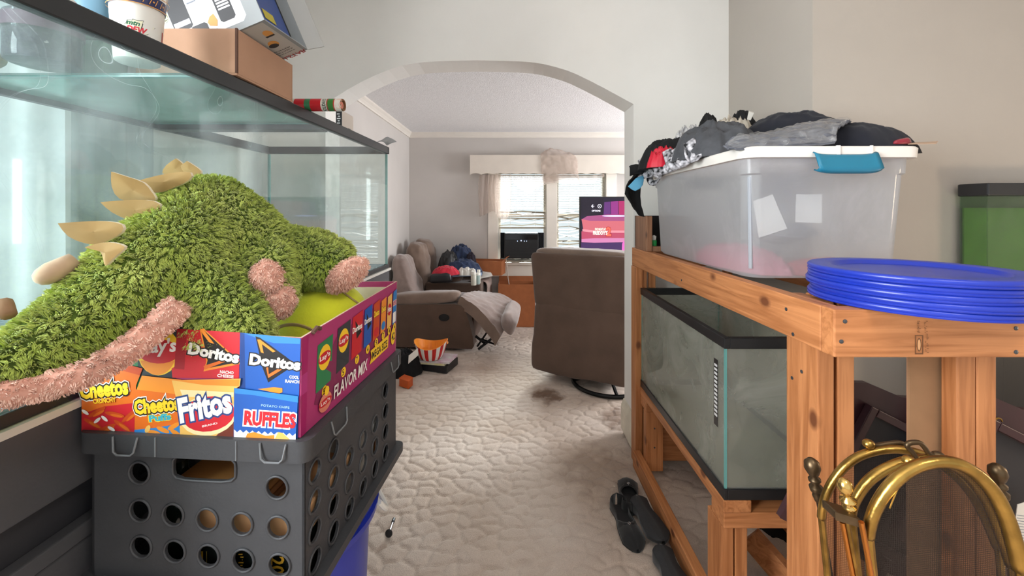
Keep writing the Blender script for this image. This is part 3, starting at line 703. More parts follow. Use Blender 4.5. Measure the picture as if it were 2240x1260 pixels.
for i, (x, y, w, top) in enumerate(((1010, 600, 16, 584), (1022, 598, 20, 583), (1034, 600, 16, 586))):
    heap_px('tissue_wad', ('left', 'middle', 'right')[i]+' wad of white tissue between the red shirt and the jars', 'tissue', x, w, top, .69, 4.50, .035, PWH, 0, 30+i, 'tissue wads on the loveseat', fold=.5)
for i, (x, yb, yt, r, c, l) in enumerate(((1036, 615, 594, .030, 'b9b7a9', 'pale roll of tape standing by the cup holder'), (1045, 618, 597, .026, '8fa3a0', 'small glass jar with blue label by the cup holder'), (1047, 612, 590, .022, 'cfc9bb', 'white bottle at the right end of the loveseat clutter'))):
    Yj = 4.40+.06*i; z0 = .60; zt = at(0, yt, Yj).z; x_ = at(x, 0, Yj).x
    t = thing('small_jar', l, 'jar', (x_, Yj, z0)); mj = mat('jar_%d' % i, c, .3)
    MB().lathe([(.001, 0), (r*.95, 0), (r, .01), (r, (zt-z0)*.75), (r*.8, (zt-z0)*.8)], 16, None, mj).build('body', None, t, True, local=True)
    MB().lathe([(r*.85, (zt-z0)*.8), (r*.85, zt-z0), (.001, zt-z0)], 16, None, mat('jar_lid', 'dcdad2', .4)).build('lid', None, t, True, local=True)
# papers on the loveseat arm end
o = MB().prism([at(1040, 612, 4.75), at(1052, 594, 4.95), at(1074, 597, 4.9), at(1078, 604, 4.75)], (0, 0, .006), mat('paper_white', 'e6e2da', .8)).build('paper_sheets'); tag(o, 'white papers sliding off the far end of the loveseat', 'paper')

# floor clutter in front of the loveseat
def bowl():
    Y = 3.62; c = at(943, 0, Y); z0 = .098
    t = thing('popcorn_bowl', 'red and white striped popcorn bowl with orange inside on magazines', 'bowl', (c.x, Y, z0)); n = 48
    RD = mat('bowl_red', 'c4201c', .4); WT = mat('bowl_white', 'e8e3dc', .4); OR = mat('bowl_orange', 'e8902a', .4)
    prof = [(.078, 0), (.095, .01), (.112, .04), (.125, .08), (.134, .115)]
    def rim(a): return .05*abs(math.cos(a))**2.2
    b = MB(); inn = MB(); k = len(prof); vs = []; vi = []
    for i, (r, z) in enumerate(prof):
        for j in range(n):
            a = 2*math.pi*j/n; zz = z*(1+rim(a)/.115); rr = r*(1+.1*abs(math.cos(a))*i/(k-1))
            vs.append((rr*math.cos(a), rr*math.sin(a), zz)); vi.append(((rr-.005)*math.cos(a), (rr-.005)*math.sin(a), zz+.0005 if i else .006))
    for i in range(k-1):
        for j in range(n):
            q = (i*n+j, i*n+(j+1) % n, (i+1)*n+(j+1) % n, (i+1)*n+j)
            b.add([vs[x] for x in q], [(0, 1, 2, 3)], RD if (j//2) % 2 else WT); inn.add([vi[x] for x in q], [(3, 2, 1, 0)], OR)
    b.add(vs[:n], [tuple(range(n))], RD); inn.add(vi[:n], [tuple(range(n))], OR)
    top = [vs[(k-1)*n+j] for j in range(n)]; ti = [vi[(k-1)*n+j] for j in range(n)]; inn.grid([top, ti], OR, wrap=True)
    b.build('shell', None, t, True, local=True, ang=50); inn.build('lining', None, t, True, local=True, ang=50)
    for s in (-1, 1):
        MB().lathe([(.011, -.004), (.017, 0), (.011, .004), (.008, 0), (.011, -.004)], 16, Matrix.Translation((s*.143, 0, .142)) @ Matrix.Rotation(R(70)*s, 4, 'Y') @ Matrix.Diagonal((1, 1.6, 1, 1)), OR, cap=False).build('handle_hole', None, t, True, local=True)
bowl()
def flat_box(name, label, cat, pts, z0, h, m, bev=.004):
    return tag(MB().prism([(x, y, z0) for x, y in pts], (0, 0, h), m).build(name, bevel=bev), label, cat)
flat_box('black_case', 'flat black case on the carpet under the magazines and popcorn bowl', 'case', [(-.86, 3.62), (-.56, 3.52), (-.49, 3.74), (-.80, 3.84)], .001, .062, BLK)
flat_box('grey_box', 'small grey flat box on the carpet left of the black case', 'box', [(-.98, 3.58), (-.875, 3.52), (-.87, 3.66), (-.95, 3.70)], .001, .045, mat('grey_box', 'a5a29c', .6))
heap_px('black_bag', 'black bag lying on the carpet behind the grey crate', 'bag', 884, 74, 762, .0, 3.55, .14, BLKC, 0, 41, fold=.25)
for i, (c, l, p) in enumerate((('d8cf8e', 'yellow-edged magazine at the bottom of the pair under the bowl', [(-.84, 3.58), (-.58, 3.53), (-.51, 3.74), (-.78, 3.80)]), ('cfaec0', 'pink and white magazine on top of the pair under the bowl', [(-.82, 3.57), (-.54, 3.53), (-.49, 3.73), (-.75, 3.79)]))):
    flat_box('magazine', l, 'magazine', [(x, y) for x, y in p], .064+.0165*i, .0155, mat('magazine_%d' % i, c, .35, var=.2, vscale=14, col2=('e9e4d0', 'dfe6de')[i]), .002)
o = MB().prism([at(893, 796, 3.38), at(914, 778, 3.42), at(914, 762, 3.42), at(894, 778, 3.38)], (0, .006, 0), mat('paper_white', '')).build('paper_sheet'); tag(o, 'white sheet of paper leaning on the black bag on the floor', 'paper')
o = MB().prism([(-.905, 3.28, .001), (-.81, 3.22, .001), (-.79, 3.30, .001), (-.88, 3.36, .001)], (0, 0, .06), mat('orange_plastic', 'c2541c', .4)).build('orange_toy', bevel=.015); tag(o, 'small orange plastic piece on the carpet beside the black bag', 'toy')
open_box('cardboard_box', 'large open cardboard box on the carpet under the air conditioner window', (.055, 5.06, .001), .44, .26, .51, 0, CARDO, [('s', 6, .06)])
# tissue-white scrap box left behind crate corner
# ---------------------------------------------------------------- swivel recliner seen from behind
def recliner():
    cx, cy = .52, 3.22; ang = math.atan2(-.39, .70); t = thing('swivel_recliner', 'brown suede swivel recliner seen from behind beside the arch', 'recliner', (cx, cy, 0), ang)
    # local: x along the back (right), y forward (away from the camera)
    hw = .40
    def S(z0, z1, yb0, yb1, th0, th1, w0, w1): return [(-w0, yb0, z0), (w0, yb0, z0), (w0, yb0+th0, z0), (-w0, yb0+th0, z0), (-w1, yb1, z1), (w1, yb1, z1), (w1, yb1+th1, z1), (-w1, yb1+th1, z1)]
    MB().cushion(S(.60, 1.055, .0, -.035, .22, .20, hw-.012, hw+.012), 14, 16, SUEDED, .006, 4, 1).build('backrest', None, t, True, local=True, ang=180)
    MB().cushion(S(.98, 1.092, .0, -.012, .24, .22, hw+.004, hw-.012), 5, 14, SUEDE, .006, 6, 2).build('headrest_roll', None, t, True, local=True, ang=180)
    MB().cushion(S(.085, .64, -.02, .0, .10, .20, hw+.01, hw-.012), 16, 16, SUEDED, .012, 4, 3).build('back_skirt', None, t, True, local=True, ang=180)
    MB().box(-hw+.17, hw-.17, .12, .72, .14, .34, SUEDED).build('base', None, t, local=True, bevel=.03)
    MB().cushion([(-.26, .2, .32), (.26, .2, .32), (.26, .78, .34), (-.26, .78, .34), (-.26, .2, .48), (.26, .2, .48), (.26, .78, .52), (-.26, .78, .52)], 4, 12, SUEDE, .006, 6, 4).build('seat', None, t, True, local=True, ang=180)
    for s in (-1, 1):
        x0, x1 = sorted((s*.25, s*.385)); MB().cushion([(x0, .16, .12), (x1, .16, .12), (x1, .75, .12), (x0, .75, .12), (x0, .16, .60), (x1, .16, .60), (x1, .75, .62), (x0, .75, .62)], 5, 12, SUEDE, .005, 6, 5+s).build('arm', None, t, True, local=True, ang=180)
    M = ROOTM[t.name].inverted(); c = M @ Vector((.78, 3.33, 0))
    ring = [(c.x+.285*math.cos(a*2*math.pi/40), c.y+.285*math.sin(a*2*math.pi/40), .018) for a in range(40)]
    MT = mat('black_metal', '')
    MB().tube(ring, (.016, .016), 8, MT, closed=True).build('swivel_ring', None, t, True, local=True)
    MB().lathe([(.11, .06), (.13, .07), (.13, .13), (.001, .13)], 24, Matrix.Translation((c.x, c.y, 0)), MT).build('swivel_hub', None, t, True, local=True)
    for k in range(4):
        a = k*math.pi/2+.5; MB().tube([(c.x+.08*math.cos(a), c.y+.08*math.sin(a), .075), (c.x+.285*math.cos(a), c.y+.285*math.sin(a), .026)], (.012, .02), 6, MT).build('base_spoke', None, t, local=True)
recliner()
# ================================================================= LEFT: AQUARIUM ON CABINET
TDX = .033  # the aquarium is turned a little: x drifts by this per metre of depth
TF, TN = 2.244, .42
def tx(Y, d=0): return -.674-d-TDX*(TF-Y)
TW = .655
ZB, ZT = 1.088, 1.744
RIM = mat('aquarium_rim_black', '25272a', .4, var=.06, vscale=20)
TG = glass('aquarium_glass_dirty', 'f4f9f8', 1.5, dirt=.30, dirtcol='dfe8ea', dscale=2.6, base_dirt_haze=.02, lo=.48, hi=.82, scratch=.3, stretch=(1, 1, .7))
TGC = glass('aquarium_glass', 'f6faf9', 1.5, dirt=.06, dirtcol='d5dedc', dscale=5, base_dirt_haze=.012, lo=.5, hi=.8)
LIDG = glass('glass_lid_teal', 'b7ded6', 1.5, dirt=.15, dirtcol='b8dcd4', dscale=3, base_dirt_haze=.30, lo=.4, hi=.8)
TEAL = mat('glass_edge_teal', '5f9a95', .15)
def tank_left():
    t = thing('aquarium', 'huge empty glass aquarium with black rim along the left side', 'aquarium', (-1.0, 1.3, ZB))
    def slab(Y0, Y1, d0, d1, z0, z1, m): # box in the aquarium's own frame
        return MB().hexa([(tx(Y0, d1), Y0, z0), (tx(Y0, d0), Y0, z0), (tx(Y1, d0), Y1, z0), (tx(Y1, d1), Y1, z0), (tx(Y0, d1), Y0, z1), (tx(Y0, d0), Y0, z1), (tx(Y1, d0), Y1, z1), (tx(Y1, d1), Y1, z1)], m)
    slab(TN+.012, TF-.012, .004, .014, ZB+.012, ZT-.01, TG).build('front_pane', None, t)
    slab(TN+.012, TF-.012, TW-.014, TW-.004, ZB+.012, ZT-.01, TGC).build('back_pane', None, t)
    slab(TF-.011, TF-.002, .004, TW-.004, ZB+.012, ZT-.01, TGC).build('end_pane', None, t)
    slab(TN+.002, TN+.011, .004, TW-.004, ZB+.012, ZT-.01, TGC).build('end_pane', None, t)
    slab(TN+.012, TF-.012, .015, TW-.015, ZB+.003, ZB+.011, TGC).build('bottom_pane', None, t)
    for d in (.004, TW-.014): slab(TF-.0125, TF-.0015, d, d+.010, ZB+.02, ZT-.04, TEAL).build('glass_edge', None, t)
    rz0 = ZT-.038
    r = MB()
    for (a, b_, c, d) in ((TN, TF, -.004, .022), (TN, TF, TW-.022, TW+.004), (TF-.024, TF+.004, -.004, TW+.004), (TN-.004, TN+.024, -.004, TW+.004)):
        s = slab(a, b_, c, d, rz0, ZT, RIM); r.add(s.v, s.f, RIM)
    r.build('top_rim', None, t, bevel=.003)
    r = MB()
    for (a, b_, c, d) in ((TN, TF, -.003, .004), (TN, TF, TW-.004, TW+.003), (TF-.003, TF+.003, -.003, TW+.003), (TN-.003, TN+.003, -.003, TW+.003)):
        s = slab(a, b_, c, d, ZB, ZB+.02, RIM); r.add(s.v, s.f, RIM)
    r.build('bottom_rim', None, t, bevel=.002)
    # glass lids inside the rim
    slab(.47, .985, .024, TW-.024, ZT-.022, ZT-.016, TGC).build('glass_lid', None, t)
    slab(1.0, 1.53, .024, TW-.024, ZT-.022, ZT-.016, LIDG).build('glass_lid', None, t)
    slab(.985, 1.0, .024, TW-.024, ZT-.024, ZT-.0155, TEAL).build('lid_hinge', None, t)
    slab(1.53, 1.536, .024, TW-.024, ZT-.023, ZT-.0155, TEAL).build('lid_edge', None, t)
    slab(1.55, 1.60, .022, TW-.022, ZT-.04, ZT-.01, RIM).build('cross_brace', None, t)
    GR = mat('blue_white_gravel', 'a8b9c4', .8, var=.3, vscale=60)
    slab(TN+.02, TF-.02, .016, TW-.016, ZB+.0115, ZB+.022, GR).build('gravel', None, t, kind='stuff')
    # black light/filter strip standing at the back corner is separate
tank_left()
LZ = ZT-.0150  # top of the lids
CAB = mat('cabinet_charcoal', '4a4a4d', .55, var=.06, vscale=12, bump=.04, bscale=120); CABD = mat('cabinet_dark', '313135', .6, var=.06, vscale=12)
def cabinet_left():
    t = thing('aquarium_cabinet', 'dark grey wooden cabinet under the huge left aquarium', 'cabinet', (-1.0, 1.3, 0))
    def slab(Y0, Y1, d0, d1, z0, z1, m): return MB().hexa([(tx(Y0, d1), Y0, z0), (tx(Y0, d0), Y0, z0), (tx(Y1, d0), Y1, z0), (tx(Y1, d1), Y1, z0), (tx(Y0, d1), Y0, z1), (tx(Y0, d0), Y0, z1), (tx(Y1, d0), Y1, z1), (tx(Y1, d1), Y1, z1)], m)
    zt = ZB-.001
    slab(TN-.01, TF+.008, -.012, TW+.01, zt-.012, zt, mat('worktop_edge_reflection', 'd5d2cc', .5)).build('top_board', None, t)  # pale colour stands for white light reflected by the top edge
    slab(TN, TF+.004, -.004, TW+.004, .94, zt-.012, CAB).build('top_rail', None, t, bevel=.004)
    slab(TN, TF, .022, TW, .10, .94, CABD).build('carcass', None, t)
    slab(TN, TF+.004, -.004, .022, .845, .872, CAB).build('plank', None, t, bevel=.003)
    n = 3
    for i in range(n):
        a = TN+(TF-TN)*i/n; slab(a+.006, TN+(TF-TN)*(i+1)/n-.006, .002, .022, .13, .842, CAB).build('door', None, t, bevel=.004)
    slab(TN+.02, TF-.02, .05, TW-.02, 0, .10, CABD).build('plinth', None, t)
cabinet_left()
# ---------------- left window with curtains behind the aquarium
w3 = MB()
for y0, y1, z0, z1 in ((.55, .60, .95, 2.25), (1.27, 1.32, .95, 2.25), (.60, 1.27, .95, 1.0), (.60, 1.27, 2.2, 2.25), (.60, 1.27, 1.58, 1.62)): w3.box(-1.55, -1.50, y0, y1, z0, z1, FRM)
w3 = struct(w3.build('window_3')); MB().box(-1.527, -1.523, .60, 1.27, 1.0, 2.2, PANE).build('pane', None, w3)
struct(MB().box(-1.46, -1.43, .48, 1.38, .92, .95, mat('sill_beige', 'cdbda5', .5)).build('trim_5', bevel=.004))
CURT = sheer_mat(); CURT.name = 'white_sheer'
for n_ in CURT.node_tree.nodes:
    if n_.type in ('BSDF_DIFFUSE', 'BSDF_TRANSLUCENT'): n_.inputs[0].default_value = lin('eceef0')
    if n_.type == 'MAP_RANGE': n_.inputs[3].default_value = .93; n_.inputs[4].default_value = 1.0
def curtain_left(label, y0, y1, m, amp, k, seed):
    net = []
    nn = 60
    for i in range(nn+1):
        y = y0+(y1-y0)*i/nn; row = []
        for j in range(9):
            z = 2.35-(2.35-1.0)*j/8; row.append(Vector((-1.405+amp*math.sin(i*k+.5*noise.noise(Vector((y*4, z*2, seed)))), y, z)))
        net.append(row)
    b = MB(); b.grid(net, m); tag(b.build('curtain', None, None, True, ang=180), label, 'curtain')
curtain_left('white sheer curtain lit by the window behind the left aquarium', .50, 1.30, CURT, .008, .8, 1)
curtain_left('grey curtain panel beside the white sheer behind the left aquarium', 1.31, 1.62, mat('grey_curtain', 'b9bab8', .9, var=.06, vscale=6), .007, .6, 2)
MB_ = MB().tube([(-1.405, .45, 2.36), (-1.405, 1.66, 2.36)], .009, 8, FRM).build('curtain_rod', None, None, True); tag(MB_, 'white rod carrying the curtains of the left window', 'rod')

# ---------------- things on the aquarium
CUPW = mat('cup_white', 'e6e3dd', .35)
def cyl_map(c, rf, ang0, flip=1):
    """a = arc length (m) from ang0, b = height"""
    def f(a, b, lift):
        r = rf(b)+lift; th = ang0+a/rf(b); return Vector((c[0]+r*math.cos(th), c[1]+r*math.sin(th), c[2]+b))
    return f
def cup():
    c = (-.842, .925, LZ); H = .158; rf = lambda z: .040+.010*z/H
    t = thing('soda_cup', 'large white plastic soda cup with green and red soda logo on the aquarium', 'cup', c)
    MB().lathe([(.036, .0), (.040, .003)]+[(rf(H*i/8), H*i/8) for i in range(1, 9)]+[(rf(H)+.003, H), (rf(H)+.003, H+.004), (rf(H)-.002, H+.004), (.038, .006), (.001, .006)], 40, None, CUPW).build('shell', None, t, True, local=True)
    a0 = math.atan2(-c[1], -c[0])+.10
    p = Print(cyl_map(c, rf, a0), flip=False); NV = mat('cup_navy', '28305c', .4); GD = mat('cup_gold', 'd59a52', .4)
    for i in range(30):
        a = -.16+.0107*i; p.poly([(a, .119), (a+.0107, .119), (a+.0107, .143), (a, .143)], NV)
    for i in range(30):
        a = -.16+.0107*i; p.poly([(a+.002, .124), (a+.0035, .124), (a+.0085, .138), (a+.007, .138)], GD)
        if i % 2: p.ell(a, .131, .002, .002, GD)
    for z in (.1175, .1425):
        for i in range(30):
            a = -.16+.0107*i; p.poly([(a, z), (a+.0107, z), (a+.0107, z+.0018), (a, z+.0018)], GD)
    p.build('printed_band', t); p.b = MB(); p.k = 0
    s = .60; o = -.006; zb = .069
    lg = [(-.045, .062), (-.03, .066), (-.026, .078), (-.012, .079), (-.011, .083), (.002, .081), (.020, .085), (.016, .074), (.056, .074), (.030, .043), (.008, .040), (-.03, .040), (-.04, .052)]
    def T(q, k=1.0): return [(o+x*k*s, zb+(y-.0615)*k*s*1.15) for x, y in q]
    p.poly(T(lg, 1.0), mat('logo_black_green', '1c3327', .4)); p.poly(T(lg, .92), mat('logo_cream', 'e9e6c8', .4))
    p.text('mtn', o-.0165, zb+.0015, .022, .0095, mat('logo_green', '1f6b4a', .4), shear=.25, bold=.03)
    p.text('DEW', o-.0175, zb-.0125, .036, .0125, mat('logo_red', 'd0283a', .4), shear=.3, bold=.04)
    p.build('printed_logo', t); p.b = MB(); p.k = 0
    p.poly([(.047, zb-.018), (.053, zb-.018), (.053, zb+.008), (.047, zb+.008)], mat('logo_dkred', 'a3262e', .4))
    p.build('printed_mark', t)
cup()
def tumbler():
    c = (-1.135, 1.12, LZ); t = thing('blue_tumbler', 'sky blue plastic tumbler behind the white soda cup', 'cup', c)
    MB().lathe([(.001, 0), (.042, 0), (.046, .01), (.056, .28), (.058, .285), (.053, .285), (.04, .01), (.001, .01)], 28, None, mat('sky_blue', '8fbfdc', .35)).build('shell', None, t, True, local=True)
    MB().lathe([(.0575, .266), (.0595, .27), (.0595, .283), (.0575, .286)], 28, None, mat('sky_blue_rim', 'b6d6e8', .3), cap=False).build('rim', None, t, True, local=True)
tumbler()
def jar():
    c = (-1.07, .94, LZ); t = thing('plastic_jar', 'big clear plastic jar of dark purple contents with white lid', 'jar', c)
    GJ = glass('clear_plastic', 'f0f2f4', 1.4, base_dirt_haze=.02, dirt=.05)
    prof = [(.055, .001), (.064, .006), (.066, .02), (.066, .062), (.0645, .065), (.066, .068), (.066, .125), (.058, .138), (.048, .142)]
    MB().lathe(prof, 36, None, GJ).build('shell', None, t, True, local=True)
    MB().lathe([(.001, .004), (.060, .004), (.062, .01), (.062, .108), (.055, .113), (.001, .112)], 30, None, mat('dark_purple_sweets', '221a2a', .6, var=.35, vscale=45, bump=.6, bscale=50, col2='43364e')).build('contents', None, t, True, local=True)
    MB().lathe([(.050, .138), (.053, .138), (.053, .160), (.049, .164), (.001, .164)], 30, None, CUPW).build('lid', None, t, True, local=True)
    MB().lathe([(.0665, .07), (.0667, .07), (.0667, .1), (.0665, .1)], 36, None, mat('jar_label_plum', '5d3550', .5), cap=False).build('label', None, t, True, local=True)
jar()
def green_tub():
    c = (-1.06, 1.063, LZ); t = thing('green_container', 'green tinted plastic container between the jar and the soda cup', 'container', c)
    MB().cushion([(-.038, -.034, 0), (.038, -.034, 0), (.038, .034, 0), (-.038, .034, 0), (-.042, -.038, .10), (.042, -.038, .10), (.042, .038, .10), (-.042, .038, .10)], 8, 8, mat('green_plastic', '4e7d5c', .35)).build('body', None, t, True, local=True)
    MB().box(-.044, .044, -.040, .040, .10, .112, mat('green_lid', '7f9a86', .4)).build('lid', None, t, local=True, bevel=.004)
green_tub()
o = MB().ball((-1.235, .95, LZ+.026), (.045, .045, .026), mat('seashell_tan', 'c9a877', .5, var=.25, vscale=30), 20).build('shell', None, None, True); tag(o, 'small tan shell lying left of the plastic jar on the aquarium', 'shell')
KRAFT = mat('kraft_card', 'b58e74', .85, var=.04, vscale=18); KRAFTI = mat('kraft_dark_edge', '5a3f33', .9)
def carton():
    x0, x1, y0, y1, h = -.96, -.7023, 1.05, 1.316, .125; z0 = ZT+.001
    z1 = 1.864; h = z1-z0; t = thing('cardboard_carton', 'plain brown open cardboard carton on the aquarium rim', 'box', ((x0+x1)/2, (y0+y1)/2, z0))
    MB().box(x0, x1, y0, y1, z0, z0+.005, KRAFT).build('bottom', None, t)
    for a in ((x0, x1, y0, y0+.005), (x0, x1, y1-.005, y1), (x0, x0+.005, y0+.006, y1-.006), (x1-.005, x1, y0+.006, y1-.006)): MB().box(*a, z0+.0055, z1, KRAFT).build('side', None, t)
    MB().box(x1-.004, x1+.0012, y0-.0012, y0+.004, z0+.006, z1+.001, KRAFTI).build('corner_seam', None, t)
carton()
def appliance_box():
    C0 = Vector((-.6456, 1.072, 1.8965)); an = R(23); l = Vector((-math.cos(an), 0, -math.sin(an))); u = Vector((-math.sin(an), 0, math.cos(an))); a = Vector((.03, 1, .03)).normalized()
    L, H, D = .33, .27, .215; t = thing('appliance_box', 'tilted grey and white kitchen appliance box sticking out of the carton', 'box', C0)
    GY = mat('box_grey', '8f9496', .5); WT = mat('box_white', 'dcdde0', .45); DKI = mat('box_inside_black', '121317', .5)
    def q(i, j, k): return C0+l*i+a*j+u*k
    th = .004
    def plate(o, e1, e2, e3, m): # slab
        p = [o, o+e1, o+e1+e2, o+e2]; return MB().prism(p, e3, m)
    # reach into the carton: the box rests with its lower left corner inside
    plate(q(0, 0, 0), l*L, u*H, a*th, GY).build('front_panel', None, t)
    plate(q(0, D-th, 0), l*L, u*H, a*th, GY).build('back_panel', None, t)
    plate(q(0, th, 0), l*L, a*(D-2*th), u*th, GY).build('bottom_panel', None, t)
    plate(q(0, th, H-th), l*L, a*(D-2*th), u*th, GY).build('top_panel', None, t)
    plate(q(L-th, th, th), a*(D-2*th), u*(H-2*th), l*th, DKI).build('end_panel', None, t)
    plate(q(.03, th, th), a*(D-2*th), u*(H-2*th), l*.004, DKI).build('inner_tray', None, t)
    p = q(.022, .05, .03); plate(p, a*.13, u*.17, l*.006, mat('blue_packet', '1d3f86', .35)).build('inner_packet', None, t)
    plate(q(.0205, .065, .045), a*.05, u*.03, l*.001, mat('packet_yellow', 'b8a92a', .4)).build('packet_label', None, t)
    fl = (-l*.9+a*.45).normalized(); plate(q(0, D, 0), fl*.05, u*H, a*.003, mat('flap_grey', 'a9aaa8', .6)).build('end_flap', None, t)
    # printed front: a in metres leftwards from the right edge -> use u coordinate right->left
    def mp(x, y, lift): return C0+l*(L-x)+u*y-a*lift
    P_ = Print(mp, flip=False); BK = mat('print_black', '26272b', .45); TXT = mat('print_grey', '7e8592', .5)
    wp = [(.03, .018), (L-.05, .018), (L-.038, .03), (L-.038, H-.02), (.03, H-.02)]; P_.poly(wp, WT)
    def rr(x, y, w, h, m): P_.poly([(x+.006, y), (x+w-.006, y), (x+w, y+.006), (x+w, y+h-.006), (x+w-.006, y+h), (x+.006, y+h), (x, y+h-.006), (x, y+.006)], m)
    rr(L-.105, .035, .042, .088, BK); 
    for k in range(4): P_.rect(L-.100, .068+.008*k, L-.068, .073+.008*k, WT)
    rr(L-.185, .0, .045, .055, BK); rr(L-.225, .055, .05, .095, BK); P_.rect(L-.222, .066, L-.178, .080, mat('print_lilac', 'b7b9c6', .4))
    rr(L-.32, .04, .062, .10, BK); rr(L-.314, .046, .050, .088, WT)
    for k, g_ in enumerate((('b9d0a4'), ('a9c693'), ('c3d8b0'))): P_.ell(L-.262+.011*k, .105+.001*k, .014, .016, mat('cucumber%d' % k, g_, .5))
    P_.poly([(L-.135, .04), (L-.118, .032), (L-.112, .046), (L-.116, .066), (L-.128, .062), (L-.138, .05)], mat('print_orange', 'd99a4e', .5))
    P_.ell(L-.108, .148, .022, .016, BK, .4); P_.ell(L-.106, .152, .006, .005, mat('print_red', 'a33', .5) if False else mat('print_red', 'aa3333', .5)); P_.ell(L-.104, .166, .018, .009, mat('print_silver', 'b4b9bd', .4), .3)
    for k in range(5): P_.rect(L-.17+.002*k, .115+.012*k, L-.145, .118+.012*k, TXT)
    P_.text('Julienne', L-.262, .062, .026, .008, TXT, bold=.01)
    for k in range(3): P_.rect(L-.142, .012+.006*k, L-.112-.004*k, .0145+.006*k, TXT)
    P_.build('front_print', t)
    def mb(x, y, lift): return C0+l*y+a*x-u*lift    # bottom face: x goes away from the camera
    P2 = Print(mb, flip=False); P2.rect(.006, .01, D-.006, L-.02, mat('box_pale_grey', 'b9b7b2', .5))
    P2.text('FULLSTAR', .203, .115, .11, .020, mat('print_red', ''), rot=R(-90), bold=.02)
    for k in range(3): P2.text(('ADJUSTABLE', 'VEGETABLE', 'CHOPPER')[k], .181-.012*k, .095, .07, .006, BK, rot=R(-90))
    P2.ell(.115, .05, .018, .014, mat('print_orange', '')); P2.ell(.125, .055, .012, .014, BK); P2.ell(.06, .03, .018, .012, mat('print_orange', '')); P2.rect(.07, .02, .078, .045, BK)
    P2.build('bottom_print', t)
appliance_box()
def paper_roll():
    Y = 1.433; z = ZT+.0225; x0, x1, r = -1.12, -.590, .0215; t = thing('wrapping_paper_roll', 'roll of red and green Christmas wrapping paper across the aquarium end', 'wrapping paper', (-.85, Y, ZT))
    M = Matrix.Translation((x0, Y, z)) @ Matrix.Rotation(R(90), 4, 'Y'); Ln = x1-x0
    bands = [('d3d2cc', .24), ('c3202c', .30), ('3f7a58', .33), ('d9d4cb', .37), ('cc2430', .405), ('3c7a52', .425), ('c8232d', .462), ('e2ddd2', .482), ('a83a33', .486), ('3a7f35', .505), ('b8382f', .509), ('e6e0d6', Ln)]
    w0 = 0
    for i, (c, w) in enumerate(bands):
        MB().lathe([(r, w0), (r, w)], 28, M, mat('wrap_'+c, c, .35), cap=False).build('paper_band', None, t, True); w0 = w
    MB().lathe([(r-.0015, Ln-.006), (r-.0015, Ln+.004), (r-.006, Ln+.004), (r-.006, .01)], 28, M, mat('roll_core', '8a6242', .8), cap=False).build('core', None, t, True)
    def mp(a, b, lift): th = b/r; return Vector((x0+a, Y-(r+lift)*math.cos(th), z+(r+lift)*math.sin(th)))
    p = Print(mp, flip=False)
    p.text('HOLIDAYS', .480, -.032, .052, .013, mat('print_darkgreen', '2c4a38', .4), rot=R(90), bold=.03)
    p.ell(.524, .002, .013, .02, mat('print_pink', 'e8b49c', .4)); p.ell(.534, -.006, .008, .012, mat('print_salmon', 'd8806a', .4)); p.ell(.37-.02, .006, .016, .018, mat('wrap_white2', 'eae6de', .4))
    p.build('print', t)
paper_roll()
def device():
    t = thing('small_product_box', 'small black and beige product box standing on the aquarium end', 'box', (-.74, 1.9, ZT-.04)); Y0, Y1 = 1.80, 1.93; x1 = at(748, 0, 1.80).x; x0 = at(735, 0, 1.80).x; z0 = ZT-.009; z1 = at(0, 243, 1.80).z+.004
    z0 = ZT+.001
    BG = mat('beige_card', 'd3c7bb', .6)
    MB().box(x0, x1, Y0, Y1, z0, z1, BG).build('body', None, t)
    MB().box(x0, x1, Y0-.0012, Y0, z0, z1, BLK).build('front_face', None, t)
    p = Print(plane_px((0, Y0-.0013, 0), (0, 1, 0))); WT = mat('print_white', 'dfe0e0', .4)
    [p.rect(737+2*(k%2), 248+5*k, 743+(k%3), 250.5+5*k, WT) for k in range(5)]; p.build('lettering', t)
    MB().box(x1, x1+.001, Y0+.07, Y0+.095, z0+.012, z0+.028, BLK).build('port', None, t)
device()
b = MB(); b.grid(sheet([[at(820, 313, 2.12), at(840, 304, 2.15), at(848, 300, 2.18)], [at(835, 309, 2.10), at(852, 309, 2.12), at(860, 305, 2.15)], [at(846, 318, 2.08), at(858, 313, 2.09), at(868, 311, 2.1)]], 16, 16, .003, 30, 2), mat('plastic_film_grey', '8f9294', .15))
tag(b.build('plastic_film', None, None, True, solid=.0015), 'scrap of grey plastic film curling off the far end of the aquarium rim', 'plastic')

